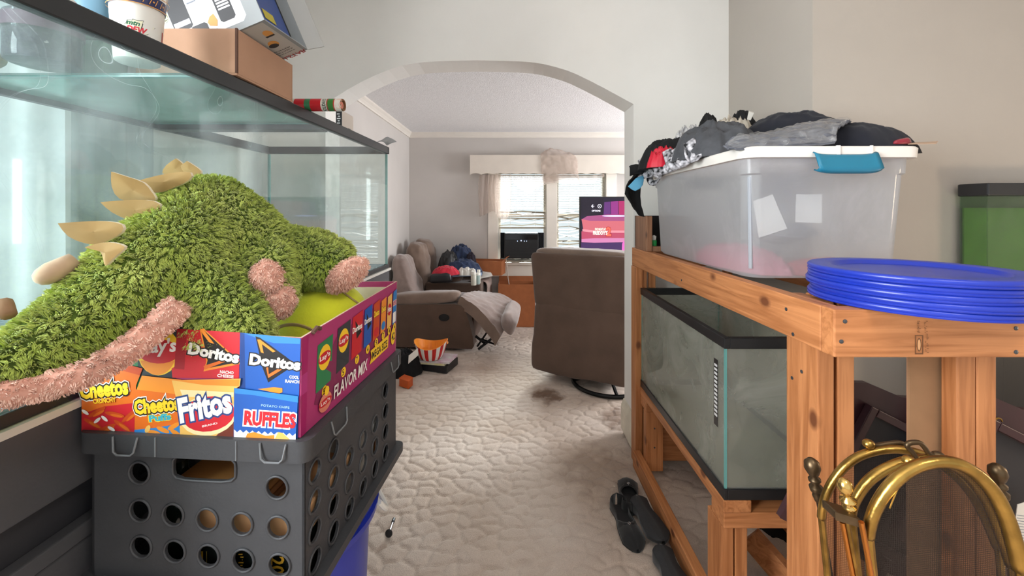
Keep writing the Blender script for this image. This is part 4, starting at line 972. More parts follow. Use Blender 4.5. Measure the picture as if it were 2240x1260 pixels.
# ================================================================= CRATE, CHIP BOX
CA = .075
CO = Vector((-.3186, .642, 0)); CU = Vector((-1, CA, 0)).normalized(); CV = Vector((CA, 1, 0)).normalized()  # from the front right corner: CU goes left, CV goes back
CZ0, CZ1, CW, CL = .778, 1.037, .396, .437
CRATE = mat('crate_grey', '3a3b3e', .5, var=.05, vscale=30, bump=.05, bscale=200)
def cr(u, v, z): return CO+CU*u+CV*v+Vector((0, 0, z))
def holed_panel(o, ea, eb, nrm, w, h, holes, th, m, name, t):
    """panel with real round holes: holes = (a, b, ra, rb)"""
    bm = MB(); 
    # cell layout: build with a triangulated planar fill
    import mathutils.geometry as mg
    pts = [Vector((0, 0)), Vector((w, 0)), Vector((w, h)), Vector((0, h))]; edges = [(0, 1), (1, 2), (2, 3), (3, 0)]; n = 20; loops = []
    for hh in holes:
        s = len(pts); a, b_, ra, rb = hh[:4]; rect = len(hh) > 4
        for k in range(n):
            th_ = 2*math.pi*k/n; c_, s_ = math.cos(th_), math.sin(th_)
            if rect: kk = 5; nn_ = (abs(c_)**kk+abs(s_)**kk)**(1/kk); c_ /= nn_; s_ /= nn_
            pts.append(Vector((a+ra*c_, b_+rb*s_)))
        edges += [(s+k, s+(k+1) % n) for k in range(n)]; loops.append((s, n))
    r = mg.delaunay_2d_cdt(pts, edges, [], 0, 1e-6)
    V, Fs = r[0], r[2]; fs = []
    for f in Fs:
        c = sum((V[i] for i in f), Vector((0, 0)))/len(f); inside = False
        for hh in holes:
            a, b_, ra, rb = hh[:4]; kk = 5 if len(hh) > 4 else 2
            if (abs(c.x-a)/ra)**kk+(abs(c.y-b_)/rb)**kk < .97: inside = True
        if not inside: fs.append(tuple(f))
    P3 = [o+ea*v.x+eb*v.y for v in V]
    bm.add(P3, fs, m); bm.add([p+nrm*th for p in P3], [f[::-1] for f in fs], m)
    def ring(ps): k = len(ps); bm.add(ps+[p+nrm*th for p in ps], [(i, (i+1) % k, k+(i+1) % k, k+i) for i in range(k)], m)
    ring([o+ea*p.x+eb*p.y for p in pts[:4]])
    for s, n_ in loops: ring([o+ea*pts[s+i].x+eb*pts[s+i].y for i in range(n_)])
    ob = bm.build(name, None, t)
    # raised collars round the holes
    cb = MB()
    for hh in holes:
        a, b_, ra, rb = hh[:4]; kk = 5 if len(hh) > 4 else 2; rg = []
        for k in range(24):
            th_ = 2*math.pi*k/24; c_, s_ = math.cos(th_), math.sin(th_); nn_ = (abs(c_)**kk+abs(s_)**kk)**(1/kk)
            rg.append(o+ea*(a+(ra+.0015)*c_/nn_)+eb*(b_+(rb+.0015)*s_/nn_)-nrm*.0005)
        cb.tube(rg, .0022, 6, m, closed=True)
    cb.build('hole_collars', None, t, True, ang=180, kind='stuff')
    return ob
def crate():
    t = thing('milk_crate', 'grey plastic crate with round holes under the snack box', 'crate', cr(CW/2, CL/2, CZ0))
    Z = Vector((0, 0, 1)); th = .004; i_ = .014; hp = CZ1-CZ0-.03
    # front panel (holes measured from its right edge)
    fw = CW-2*i_; hr = .0168
    def fx(px): # distance from the right end of the front panel
        Yg = .655; x = (px-CX)/F*Yg; return -(x-cr(i_, i_, 0).x)
    def fz(py): return at(0, py, .66).z-CZ0
    H = []
    for px, py in ((275, 1050), (601, 1067), (277, 1135), (357, 1140), (438, 1146), (520, 1151), (604, 1154), (280, 1216), (361, 1221), (441, 1226), (523, 1231), (607, 1236)): H.append((fx(px), fz(py), hr, hr))
    H2 = []
    for a, b_, ra, rb in list(H):
        pass
    H.append((fx(431), fz(1033), .053, .019, 1))
    for k in range(5): H.append((fx(281+82*k), fz(1302+4*k), hr, hr))
    holed_panel(cr(i_, i_, CZ0), CU, Z, CV, fw, hp, [h for h in H if h[1]-h[3] > .006 and .02 < h[0] < fw-.01], th, CRATE, 'front_panel', t)
    # right side panel, towards the aisle
    sl = CL-2*i_; HS = []; sp = .0615
    base = .030
    for c in range(7):
        for r_ in range(4):
            z = .205-.050*r_-(.0 if c % 2 == 0 else .0)
            if r_ == 0 and c in (2, 3, 4): continue
            HS.append((base+sp*c, z-.018, hr, hr))
    holed_panel(cr(i_, i_, CZ0), CV, Z, CU, sl, hp, [h for h in HS if h[0] < sl-.02 and h[1]-h[3] > .005], th, CRATE, 'side_panel', t)
    holed_panel(cr(CW-i_, i_, CZ0), CV, Z, -CU, sl, hp, [h for h in HS if h[0] < sl-.02 and h[1]-h[3] > .005], th, CRATE, 'side_panel', t)
    holed_panel(cr(i_, CL-i_, CZ0), CU, Z, -CV, fw, hp, [(.05+.06*k, .05+.05*j, hr, hr) for k in range(5) for j in range(3)], th, CRATE, 'back_panel', t)
    b = MB(); p = [cr(u, v, CZ0) for u, v in ((i_, i_), (CW-i_, i_), (CW-i_, CL-i_), (i_, CL-i_))]; b.prism(p, (0, 0, .004), CRATE); b.build('bottom', None, t)
    def rim(z0, z1, e, name):
        b = MB(); 
        def loop(q, zz):
            out = []; rr = .018
            for cx_, cy_, a0 in ((q+rr, q+rr, 180), (CW-q-rr, q+rr, 270), (CW-q-rr, CL-q-rr, 0), (q+rr, CL-q-rr, 90)):
                for k in range(6):
                    a = R(a0+90*k/5); out.append(cr(cx_+rr*math.cos(a), cy_+rr*math.sin(a), zz))
            return out
        A, B_, C_, D_ = loop(e, z0), loop(e, z1), loop(i_+th+.002, z1), loop(i_+th+.002, z0)
        b.grid([A, B_, C_, D_, A], CRATE, wrap=True); return b.build(name, None, t, True, ang=30)
    rim(CZ1-.034, CZ1, 0, 'top_rim'); rim(CZ0-.001, CZ0+.016, -.004, 'foot_rim')
    LT = mat('crate_grey_light', '6c6f72', .45)
    for (u0, u1) in ((.035, .078), (.285, .328)):   # moulded latch loops on the front rim
        q = [cr(u0, -.001, CZ1-.003), cr(u0+.004, -.004, CZ1-.026), cr(u0+.010, -.004, CZ1-.031), cr(u1-.010, -.004, CZ1-.031), cr(u1-.004, -.004, CZ1-.026), cr(u1, -.001, CZ1-.003)]
        MB().tube(q, .0016, 6, LT).build('rim_loop', None, t, True)
    for (v0, v1) in ((.07, .125), (.35, .40)):
        q = [cr(-.001, v0, CZ1-.003), cr(-.004, v0+.004, CZ1-.026), cr(-.004, v0+.010, CZ1-.031), cr(-.004, v1-.010, CZ1-.031), cr(-.004, v1-.004, CZ1-.026), cr(-.001, v1, CZ1-.003)]
        MB().tube(q, .0016, 6, LT).build('rim_loop', None, t, True)
    for u in (.118, .255): MB().tube([cr(u, -.0005, CZ1-.002), cr(u, -.0005, CZ1-.033)], .0012, 5, LT).build('rim_rib', None, t)
crate()
# contents of the crate
ZC0 = CZ0+.0045
def crate_contents():
    PE = mat('peach_wood', 'd9a675', .6, var=.05, vscale=10); BK = mat('bottle_black', '0e1210', .2); GD = mat('gold_print', 'c8992c', .4)
    # black carton lying flat, printed in gold
    def bx(name, label, cat, u0, u1, v0, v1, z0, z1, m): return tag(MB().hexa([cr(u, v, z) for z in (z0, z1) for u, v in ((u0, v0), (u1, v0), (u1, v1), (u0, v1))], m).build(name, bevel=.003), label, cat)
    t = thing('black_carton', 'black carton with gold print at the bottom of the grey crate', 'box', cr(.13, .1, ZC0))
    MB().hexa([cr(u, v, z) for z in (ZC0, ZC0+.075) for u, v in ((.026, .030), (.235, .030), (.235, .18), (.026, .18))], BK).build('body', None, t, bevel=.003)
    o = cr(.0, .0297, 0); mp = plane_px(o, CV); p = Print(mp)
    p.text('20', 590, 1217, 40, 32, GD, rot=R(-90), bold=.02); [p.rect(522+4*(k%3), 1211+6*k, 531+2*(k%2), 1213.5+6*k, GD) for k in range(6)]; [p.rect(506+2*(k%2), 1214+6*k, 514, 1216+6*k, mat('gold_print_dark', '6d5a22', .5)) for k in range(5)]; p.rect(441, 1205, 445, 1250, GD); p.rect(452, 1205, 454, 1250, mat('gold_print_dark', '')); p.build('gold_print', t)
    bx('wooden_tray', 'pale peach wooden tray inside the grey crate', 'tray', .025, .235, .034, .20, ZC0+.076, ZC0+.122, PE)
    t = thing('green_bottle', 'dark green glass bottle in the left of the grey crate', 'bottle', cr(.30, .06, ZC0))
    MB().lathe([(.001, 0), (.034, 0), (.036, .005), (.036, .12), (.014, .155), (.013, .19), (.001, .19)], 20, Matrix.Translation(cr(.285, .075, ZC0)), mat('bottle_green', '14201a', .12)).build('body', None, t, True)
    MB().lathe([(.0145, .172), (.0145, .194), (.001, .195)], 16, Matrix.Translation(cr(.285, .075, ZC0)), DBLK).build('cap', None, t, True)
    for i, (v, c, l) in enumerate(((.235, 'cfcfca', 'white tub seen through the crate side, nearer one'), (.315, 'c9cdcf', 'white tub seen through the crate side, farther one'))):
        t = thing('white_tub', l, 'tub', cr(.065, v, ZC0)); M = Matrix.Translation(cr(.065, v, ZC0))
        MB().lathe([(.001, 0), (.032, 0), (.038, .11), (.001, .112)], 20, M, mat('tub_white', c, .4)).build('body', None, t, True); MB().lathe([(.040, .112), (.040, .122), (.001, .123)], 20, M, mat('tub_lid', 'e2e2de', .4)).build('lid', None, t, True)
    t = thing('amber_bottle', 'amber bottle at the back of the grey crate', 'bottle', cr(.055, .385, ZC0)); M = Matrix.Translation(cr(.06, .385, ZC0))
    MB().lathe([(.001, 0), (.028, 0), (.028, .12), (.012, .15), (.012, .178), (.001, .178)], 18, M, mat('amber_glass', '5a3514', .12)).build('body', None, t, True); MB().lathe([(.0135, .16), (.0135, .185), (.001, .186)], 14, M, DBLK).build('cap', None, t, True)
    for i in range(3):
        bx('wooden_slat_board', ('lowest', 'middle', 'topmost')[i]+' thin brown board in the stack across the crate', 'board', .09, .26, .03+.0*i, .19, ZC0+.1225+.013*i, ZC0+.134+.013*i, mat('board_%d' % i, ('7d512f', '9a673c', 'a8743f')[i], .6))
crate_contents()
# ---- snack box
MAG = mat('box_magenta', 'a8346b', .45, var=.05, vscale=8); MAGL = mat('box_magenta_light', 'b0357a', .4); MAGD = mat('box_plum', '7d2850', .45); INC = mat('box_inside_cream', 'd8cdb2', .8); EDGE = mat('card_edge', 'c7ab97', .9)
SBZ = CZ1+.001
FR, FL_ = Vector((-.3368, .655, SBZ)), Vector((-.700, .682, SBZ)); BR = Vector((-.300, 1.063, SBZ)); BL = FL_+(BR-FR)
FRt, FLt, BRt, BLt = FR+Vector((.004, -.004, .160)), FL_+Vector((-.004, -.004, .170)), BR+Vector((.002, .006, .178)), BL+Vector((-.004, .006, .170))
def snack_box():
    t = thing('snack_box', 'open magenta crisps variety box printed with snack bags on the crate', 'box', (FR+BL)/2)
    th = .004
    def wall(a, b, c, d, n, m, name): MB().prism([a, b, c, d], n*th, m, EDGE).build(name, None, t)
    nin = (BR-FR).normalized(); lin_ = (FL_-FR).normalized()
    wall(FR, FL_, FLt, FRt, nin, MAG, 'front_panel'); wall(BR, BL, BLt, BRt, -nin, MAG, 'back_panel'); wall(FR, BR, BRt, FRt, lin_, MAG, 'side_panel'); wall(FL_, BL, BLt, FLt, -lin_, MAG, 'side_panel')
    MB().prism([FR, FL_, BL, BR], (0, 0, .004), INC).build('bottom', None, t)
    e = .0045
    MB().prism([FR+nin*e+lin_*e, FRt+nin*e+lin_*e-Vector((0, 0, .012)), BRt-nin*e+lin_*e-Vector((0, 0, .012)), BR-nin*e+lin_*e], lin_*.001, INC).build('side_lining', None, t)
    MB().prism([BR-nin*e+lin_*e, BRt-nin*e+lin_*e-Vector((0, 0, .014)), BLt-nin*e-lin_*e-Vector((0, 0, .014)), BL-nin*e-lin_*e], -nin*.001, INC).build('back_lining', None, t)
    # printed front
    nf = (FL_-FR).cross(FRt-FR).normalized(); nf = nf if nf.y < 0 else -nf
    mp = plane_px(FR+nf*.0, nf); p = Print(mp)
    def M(n, c): return mat('print_'+n, c, .4)
    OR, OR2, OR3 = M('or1', 'd8691e'), M('or2', 'e58a2a'), M('or3', 'c5481a'); YE = M('yellow', 'f2c62a'); WH = M('wht', 'ece8e2'); BK = M('blk', '1b1717'); RD = M('rd', 'c3202b'); RD2 = M('rd2', 'a01622'); BL1 = M('bl1', '1c55a8'); BL2 = M('bl2', '123c80'); BL3 = M('bl3', '2f7cc0'); GRN = M('grn', '2d7a4c'); CH = M('charcoal', '34373c'); GOLD = M('gold', 'e7b45c'); CRM = M('cream', 'e8d6a2'); BRN = M('brn', '6a2c1c')
    p.poly([(181, 746), (318, 712), (320, 945), (181, 944)], GRN); 
    p.poly([(302, 760), (322, 716), (402, 718), (386, 828), (302, 826)], CH)
    p.ell(347, 768, 46, 53, YE); p.ell(345, 772, 40, 48, OR2, 0, 20, 20, 160); p.ell(346, 768, 47, 27, RD, .05)
    p.text("Lay's", 312, 782, 76, 40, WH, rot=R(3), shear=.15, bold=.03)
    p.poly([(388, 719), (526, 727), (523, 828), (378, 826), (376, 806), (388, 798)], RD); p.poly([(388, 719), (410, 720), (404, 808), (382, 806)], RD2)
    p.poly([(438, 722), (446, 718), (530, 795), (446, 812), (452, 790)], OR2); p.poly([(441, 722), (447, 722), (522, 792), (450, 806), (455, 788)], BK)
    p.poly([(438, 718), (447, 722), (470, 752), (458, 748), (443, 728)], OR2); p.poly([(449, 808), (446, 800), (500, 783), (503, 787)], OR)
    p.text('Doritos', 411, 774, 113, 26, WH, rot=R(-11), bold=.05, outline=BK, obold=.13)
    p.text('NACHO', 482, 816, 30, 7, WH, rot=R(-5), bold=.03); p.text('CHEESE', 476, 824, 36, 7, WH, rot=R(-5), bold=.03)
    # blue bag
    p.poly([(526, 727), (659, 740), (652, 960), (524, 940)], BL1); p.poly([(526, 727), (536, 729), (538, 850), (527, 850)], BL2); p.poly([(534, 728), (658, 740), (657, 752), (600, 750), (560, 738)], BL3)
    p.poly([(560, 735), (570, 738), (648, 796), (588, 836), (574, 800)], BK); p.poly([(564, 742), (570, 742), (604, 768), (598, 770), (574, 752), (578, 772), (572, 770)], OR2); p.poly([(581, 792), (587, 790), (589, 818), (640, 788), (642, 793), (588, 826)], OR)
    p.text('Doritos', 546, 797, 112, 25, WH, rot=R(-7), bold=.05, outline=BK, obold=.13)
    p.text('COOL', 634, 827, 21, 7, WH, rot=R(-4), bold=.03); p.text('RANCH', 625, 836, 31, 7, WH, rot=R(-4), bold=.03)
    p.poly([(565, 850), (600, 846), (619, 848), (619, 857), (612, 860)], OR2)
    # orange crunchy bag
    p.poly([(181, 833), (262, 792), (314, 805), (300, 842), (298, 946), (181, 945)], OR); p.poly([(262, 792), (314, 805), (308, 820), (256, 806)], OR3)
    p.poly([(181, 905), (230, 888), (298, 880), (297, 946), (181, 945)], RD)
    for (x, y, a) in ((205, 925, .5), (236, 935, -.4), (270, 930, .6), (286, 908, -.7), (215, 900, -.5), (254, 905, .2)): p.ell(x, y, 22, 5, OR3, a); p.ell(x+4, y+3, 14, 3, OR, a)
    for (x, y, a) in ((216, 918, -.7), (232, 914, .7), (190, 900, .6), (247, 936, .5)): p.ell(x, y, 9, 3.5, WH, a)
    p.text('Cheetos', 180, 873, 106, 38, YE, rot=R(6), bold=.05, outline=BK, obold=.12, outline2=WH, o2=.17)
    p.text('CRUNCHY', 208, 882, 50, 11, YE, rot=R(5), bold=.04, outline=OR3, obold=.10)
    # puffs bag
    p.poly([(314, 820), (400, 829), (402, 952), (298, 947), (300, 858)], OR2); p.poly([(300, 850), (402, 862), (402, 952), (298, 947)], OR)
    p.poly([(298, 938), (340, 934), (402, 924), (402, 952), (298, 947)], BL3)
    for (x, y, a) in ((360, 938, .4), (384, 930, -.5), (340, 944, .2), (388, 945, .6)): p.ell(x, y, 15, 5, OR2, a)
    p.ell(327, 936, 5, 9, GOLD, .5)
    p.text('Cheetos', 299, 906, 100, 34, YE, rot=R(6), bold=.05, outline=BK, obold=.12, outline2=WH, o2=.17)
    p.text('Puffs', 331, 921, 48, 15, M('teal', '3aa6b8'), rot=R(6), bold=.05, outline=YE, obold=.12)
    # corn chip bag
    p.poly([(380, 830), (530, 826), (528, 842), (516, 850), (515, 958), (398, 953), (397, 900)], GOLD); p.poly([(384, 830), (528, 828), (526, 843), (450, 840)], OR2); p.poly([(398, 850), (515, 856), (514, 866), (404, 866)], CRM)
    p.poly([(470, 957), (516, 912), (515, 958)], BRN); p.ell(459, 906, 62, 44, CRM, -.16); p.ell(460, 903, 58, 38, RD, -.16)
    p.text('Fritos', 399, 925, 118, 56, WH, rot=R(12), shear=.1, bold=.045, outline=M('inkblue', '23407c'), obold=.10)
    p.text('BRAND', 447, 932, 34, 4, WH, rot=R(13))
    # ruffles bag
    p.poly([(516, 846), (560, 852), (655, 864), (650, 961), (515, 957)], BL1); p.poly([(516, 846), (655, 864), (655, 878), (560, 862), (518, 858)], BL3)
    zz = [(516, 958)]+[(516+i*6.7, 939+(3 if i % 2 else -3)+i*.45) for i in range(21)]+[(650, 961)]; p.poly(zz, WH)
    p.poly([(540, 957), (545, 945), (560, 942), (585, 950), (604, 948), (604, 958)], OR2); p.poly([(604, 958), (612, 942), (622, 944), (640, 960)], GOLD)
    p.text('RUFFLES', 537, 927, 113, 33, RD, rot=R(-4), bold=.05, outline=WH, obold=.13)
    p.text('POTATO CHIPS', 575, 886, 62, 5, M('paleblue', '9cc3e2'), rot=R(-5))
    p.build('front_print', t)
    # printed side
    mp = quad_uv(FR, BR, BRt, FRt); p = Print(mp, flip=False)
    p.poly([(0.0, 0), (.035, 0), (.045, 1), (.0, 1)], M('mag1', 'a01d60')); p.poly([(.0, .42), (.04, .42), (.04, .62), (0, .62)], MAGL)
    p.poly([(.09, .22), (.16, .60), (.28, .80), (.97, .86), (.98, .34), (.5, .2), (.2, .08)], MAGD)
    bags = [(.10, .32, .13, .52, GRN, YE), (.26, .36, .13, .52, CH, YE), (.40, .38, .12, .52, RD, None), (.53, .40, .10, .50, BL1, None), (.64, .40, .09, .50, OR3, None), (.74, .42, .08, .46, OR2, None), (.83, .42, .075, .46, GOLD, None), (.915, .42, .065, .48, BL3, None)]
    num = '5 5 7 4 9 7 4 4'.split()
    for (u, v, w, h, c, e), nm in zip(bags, num):
        p.poly([(u, v), (u+w*.9, v+.02), (u+w, v+h), (u+.01, v+h-.02)], c)
        if e: p.ell(u+w*.5, v+h*.62, w*.36, h*.26, e); p.ell(u+w*.5, v+h*.62, w*.38, h*.12, RD); p.text("Lay's", u+w*.2, v+h*.56, w*.62, h*.13, WH, bold=.03)
        elif c in (RD, BL1): p.poly([(u+w*.3, v+h*.85), (u+w*.9, v+h*.5), (u+w*.45, v+h*.4)], BK); p.text('Doritos', u+w*.08, v+h*.58, w*.85, h*.14, WH, bold=.04)
        elif c in (OR3, OR2): p.text('Cheetos', u+w*.1, v+h*.6, w*.8, h*.18, YE, bold=.05, outline=BK, obold=.1); p.ell(u+w*.5, v+h*.2, w*.36, h*.12, RD if c is OR3 else BL3)
        elif c is GOLD: p.ell(u+w*.5, v+h*.55, w*.4, h*.18, RD); p.text('Fritos', u+w*.12, v+h*.48, w*.76, h*.16, WH, bold=.04)
        else: p.text('RUFFLES', u+w*.1, v+h*.55, w*.8, h*.14, RD, bold=.04, outline=WH, obold=.12); p.rect(u+w*.1, v+h*.05, u+w*.8, v+h*.35, WH)
        p.ell(u+w*.52, v-.045, .022, .055, YE); p.text(nm, u+w*.42, v-.08, .018, .07, BK)
    p.text('FLAVOR MIX', .235, .10, .34, .15, WH, bold=.02, shear=.1)
    p.poly([(.60, .14), (.85, .16), (.86, .33), (.61, .31), (.625, .22)], YE); p.text('MEGA SIZE', .63, .18, .21, .10, BK, bold=.03)
    p.ell(.93, .26, .036, .12, YE); p.text('42', .905, .20, .05, .11, BK, bold=.03)
    p.ell(.165, .16, .05, .10, M('salmon', 'cf5566')); p.ell(.165, .16, .05, .04, RD); p.text("Lay's", .13, .135, .07, .05, WH); p.ell(.175, .27, .018, .05, YE)
    p.build('side_print', t)
    MB().tube([mp(.06, 1.0, .004), mp(.085, 1.03, .004), mp(.11, 1.0, .004)], .004, 6, KRAFTI).build('rim_staple', None, t)
snack_box()
def tennis_ball():
    r = .098; c = Vector((-.425, .935, SBZ+.0055+r)); t = thing('jumbo_tennis_ball', 'jumbo yellow-green tennis ball in the snack box', 'ball', c-Vector((0, 0, r)))
    FE = mat('tennis_felt', 'd9de2c', .95, var=.06, vscale=14, bump=.12, bscale=180, sheen=.3)
    MB().ball(c, r, FE, 40).build('felt', None, t, True)
    a, b_ = .75*r*1.0, .25*r; pts = []
    Rm = Matrix.Rotation(R(35), 3, 'Z') @ Matrix.Rotation(R(62), 3, 'X')
    for i in range(72):
        q = 2*math.pi*i/72; v = Vector((.75*math.cos(q)+.25*math.cos(3*q), .75*math.sin(q)-.25*math.sin(3*q), 2*math.sqrt(.75*.25)*math.sin(2*q))); pts.append(c+(Rm @ v.normalized())*(r+.0002))
    MB().tube(pts, (.0022, .0045), 6, mat('tennis_seam', 'b5a06a', .8), closed=True).build('seam', None, t, True)
tennis_ball()
# ---------------- blue tub under the crate
def blue_tub(name, label, c, r0, r1, h, m):
    t = thing(name, label, 'tub', c)
    MB().lathe([(.001, 0), (r0-.01, 0), (r0, .012), (r1, h-.05), (r1+.002, h-.05), (r1+.018, h-.045), (r1+.020, h-.03), (r1+.012, h-.028), (r1+.016, h), (r1+.006, h+.001), (r1-.006, h-.01), (r0-.012, .01), (.001, .01)], 56, None, m).build('body', None, t, True, local=True, ang=35)
    for s in (0, 1):
        a0 = .5+s*math.pi; q = [((r1+.02+.02*math.sin(k*math.pi/6))*math.cos(a0-.25+.5*k/6), (r1+.02+.02*math.sin(k*math.pi/6))*math.sin(a0-.25+.5*k/6), h-.05-.05*math.sin(k*math.pi/6)) for k in range(7)]
        MB().tube(q, .006, 8, mat('rope_white', 'd8d8d4', .8)).build('rope_handle', None, t, True, local=True)
    return t
BLUE = mat('tub_blue', '182c9a', .3, var=.05, vscale=10, spec=.6)
blue_tub('blue_tub', 'big glossy blue plastic tub on the floor under the grey crate', (-.505, .90, 0), .155, .184, .776, BLUE)

# ================================================================= PLUSH STEGOSAUR
def plush():
    t = thing('plush_dinosaur', 'large shaggy green plush stegosaurus sprawled over the snack box', 'plush toy', (-.55, .8, SBZ))
    S = [(450, 478, .93, .095), (500, 505, .94, .10), (560, 545, .95, .085), (610, 580, .97, .062)]
    chains = [
        [(440, 620, .735, .058), (455, 690, .712, .045), (470, 735, .708, .042), (530, 740, .708, .040)],
        [(428, 462, .81, .062), (465, 472, .825, .078), (510, 512, .83, .084), (575, 550, .85, .070), (625, 588, .88, .053)],
        [(450, 482, .815, .080), (388, 556, .735, .088), (335, 590, .705, .082), (272, 637, .67, .070), (210, 690, .635, .062), (135, 745, .595, .054), (55, 790, .555, .045), (-40, 830, .52, .036), (-130, 862, .49, .03)],
        [(400, 560, .745, .08), (440, 620, .735, .068), (490, 668, .725, .052), (530, 705, .715, .043), (548, 735, .712, .038)],
        [(600, 545, .87, .045), (655, 553, .89, .050), (700, 578, .90, .055), (733, 586, .905, .047)],
        [(640, 530, .96, .036), (700, 540, .98, .038), (745, 556, .98, .032)],
        [(590, 575, .80, .044), (596, 606, .775, .032)],
        [(600, 600, .82, .040), (612, 650, .79, .032)],
    ]
    b = MB()
    for ch in chains:
        for (x0, y0, Y0, r0), (x1, y1, Y1, r1) in zip(ch, ch[1:]):
            A, B_ = at(x0, y0, Y0), at(x1, y1, Y1); k = max(2, int((B_-A).length/.022))
            for i in range(k+1):
                f = i/k; b.ball(A.lerp(B_, f), r0*(1-f)+r1*f, None, 14)
    tmp = b.build('tmp', MATS['tennis_felt'])
    rm = tmp.modifiers.new('r', 'REMESH'); rm.mode = 'VOXEL'; rm.voxel_size = .009
    sm = tmp.modifiers.new('s', 'SMOOTH'); sm.iterations = 6; sm.factor = .6
    dg = bpy.context.evaluated_depsgraph_get(); me = bpy.data.meshes.new_from_object(tmp.evaluated_get(dg)); bpy.data.objects.remove(tmp)
    me.name = 'body'; me.materials.clear()
    GB = mat('plush_green_shade_base', '4a5c1c', .95, var=.3, vscale=7); me.materials.append(GB)  # darker than the fur, so shade between tufts is in the colour
    me.polygons.foreach_set('use_smooth', [True]*len(me.polygons))
    body = bpy.data.objects.new('body', me); COL.objects.link(body); body.parent = t; body.matrix_parent_inverse = ROOTM[t.name].inverted(); 
    body.matrix_parent_inverse = Matrix(); 
    Mi = ROOTM[t.name].inverted(); me.transform(Mi)
    FURM = bpy.data.materials.new('plush_green_fur'); FURM.use_nodes = True; g = N(FURM); p = g.n['Principled BSDF']; p.inputs['Roughness'].default_value = .85; p.inputs['Sheen Weight'].default_value = .3; p.inputs['Specular IOR Level'].default_value = .2
    tc = g.new('ShaderNodeTexCoord'); nz = g.new('ShaderNodeTexNoise'); nz.inputs['Scale'].default_value = 6; nz.inputs['Detail'].default_value = 5; g.link(tc.outputs['Object'], nz.inputs[0])
    rp = g.new('ShaderNodeValToRGB'); g.link(nz.outputs[0], rp.inputs[0]); rp.color_ramp.elements[0].position = .3; rp.color_ramp.elements[0].color = lin('8ca52c'); rp.color_ramp.elements[1].position = .7; rp.color_ramp.elements[1].color = lin('d6dc80')
    g.link(rp.outputs[0], p.inputs['Base Color'])
    PB = mat('plush_pink', 'd09c8a', .95, var=.12, vscale=20); PF = mat('plush_pink_fur', 'e2b9a6', .9, var=.18, vscale=18, sheen=.3)
    def fur(src, M, name, m, dens, ln, wd, seed, parent, keep=None):
        rng = np.random.RandomState(seed); nv = len(src.vertices); co = np.empty(nv*3); src.vertices.foreach_get('co', co); co = co.reshape(-1, 3)
        src.calc_loop_triangles(); tri = np.empty(len(src.loop_triangles)*3, np.int32); src.loop_triangles.foreach_get('vertices', tri); tri = tri.reshape(-1, 3)
        a, b_, c = co[tri[:, 0]], co[tri[:, 1]], co[tri[:, 2]]; cr_ = np.cross(b_-a, c-a); ar = np.linalg.norm(cr_, axis=1)/2; nrm = cr_/(2*ar[:, None]+1e-12)
        n = int(ar.sum()*dens); pick = rng.choice(len(tri), n, p=ar/ar.sum()); u = rng.rand(n, 1); v = rng.rand(n, 1); f = u+v > 1; u[f] = 1-u[f]; v[f] = 1-v[f]
        p0 = a[pick]+(b_[pick]-a[pick])*u+(c[pick]-a[pick])*v; nn = nrm[pick]
        # tufts: blades lean to a shared tip
        kt = max(8, n//14); sel = rng.choice(n, kt, replace=False); kd = kdtree.KDTree(kt)
        for i, s in enumerate(sel): kd.insert(p0[s], i)
        kd.balance(); near = np.array([kd.find(q)[1] for q in p0])
        gr = np.array([[.12, -.15, -1.0]]); sd = rng.normal(0, .55, (kt, 3))
        g_ = gr-nn[sel]*np.sum(gr*nn[sel], 1, keepdims=True); g_ = g_+sd; d = nn[sel]*.75+g_*.6; d /= np.linalg.norm(d, axis=1, keepdims=True)
        tl = ln*(.7+.6*rng.rand(kt, 1)); tips = p0[sel]+d*tl
        L = ln*(.6+.7*rng.rand(n, 1)); own = d[near]+rng.normal(0, .25, (n, 3)); own /= np.linalg.norm(own, axis=1, keepdims=True)
        tip = (p0+own*L)*.55+tips[near]*.45+rng.normal(0, ln*.06, (n, 3))
        mid = (p0+tip)/2+nn*(L*.18); ax = np.cross(tip-p0, nn+rng.normal(0, .4, (n, 3))); ax /= np.linalg.norm(ax, axis=1, keepdims=True)+1e-9
        w = wd*(.7+.6*rng.rand(n, 1)); base = p0-nn*.002
        V = np.stack([base-ax*w, base+ax*w, mid+ax*w*.8, mid-ax*w*.8, tip], 1).reshape(-1, 3)
        i0 = np.arange(n)*5; m_ = bpy.data.meshes.new(name); m_.vertices.add(n*5); m_.vertices.foreach_set('co', V.astype(np.float32).ravel())
        lv = np.concatenate([np.stack([i0, i0+1, i0+2, i0+3], 1), np.stack([i0+3, i0+2, i0+4, i0+4], 1)[:, :3].repeat(1, 0)], 1).ravel()
        m_.loops.add(n*7); m_.loops.foreach_set('vertex_index', lv.astype(np.int32)); m_.polygons.add(n*2)
        ls = np.stack([np.arange(n)*7, np.arange(n)*7+4], 1).ravel(); m_.polygons.foreach_set('loop_start', ls.astype(np.int32))
        m_.update(calc_edges=True); m_.validate(); m_.materials.append(m)
        o = bpy.data.objects.new(name, m_); COL.objects.link(o); o.parent = parent; o['kind'] = 'stuff'; return o
    fur(me, None, 'fur', FURM, 430000, .0105, .00075, 1, body)
    # pink tail underside and foot soles
    def pink(name, b, dens=230000):
        o = b.build(name, PB, t, True, ang=180); fur(o.data, None, 'sole_fur', PF, dens, .0055, .0007, 5, o); return o
    b = MB(); ch = [(396, 664, .655, .026), (360, 700, .64, .025), (300, 750, .615, .023), (240, 790, .585, .020), (180, 820, .555, .018), (100, 846, .535, .018), (20, 862, .51, .018), (-60, 880, .49, .018)]
    pts = catmull([at(x, y, Y) for x, y, Y, r in ch], 40); rr = [.009]+[.021-.007*i/40 for i in range(1, 40)]+[.008]
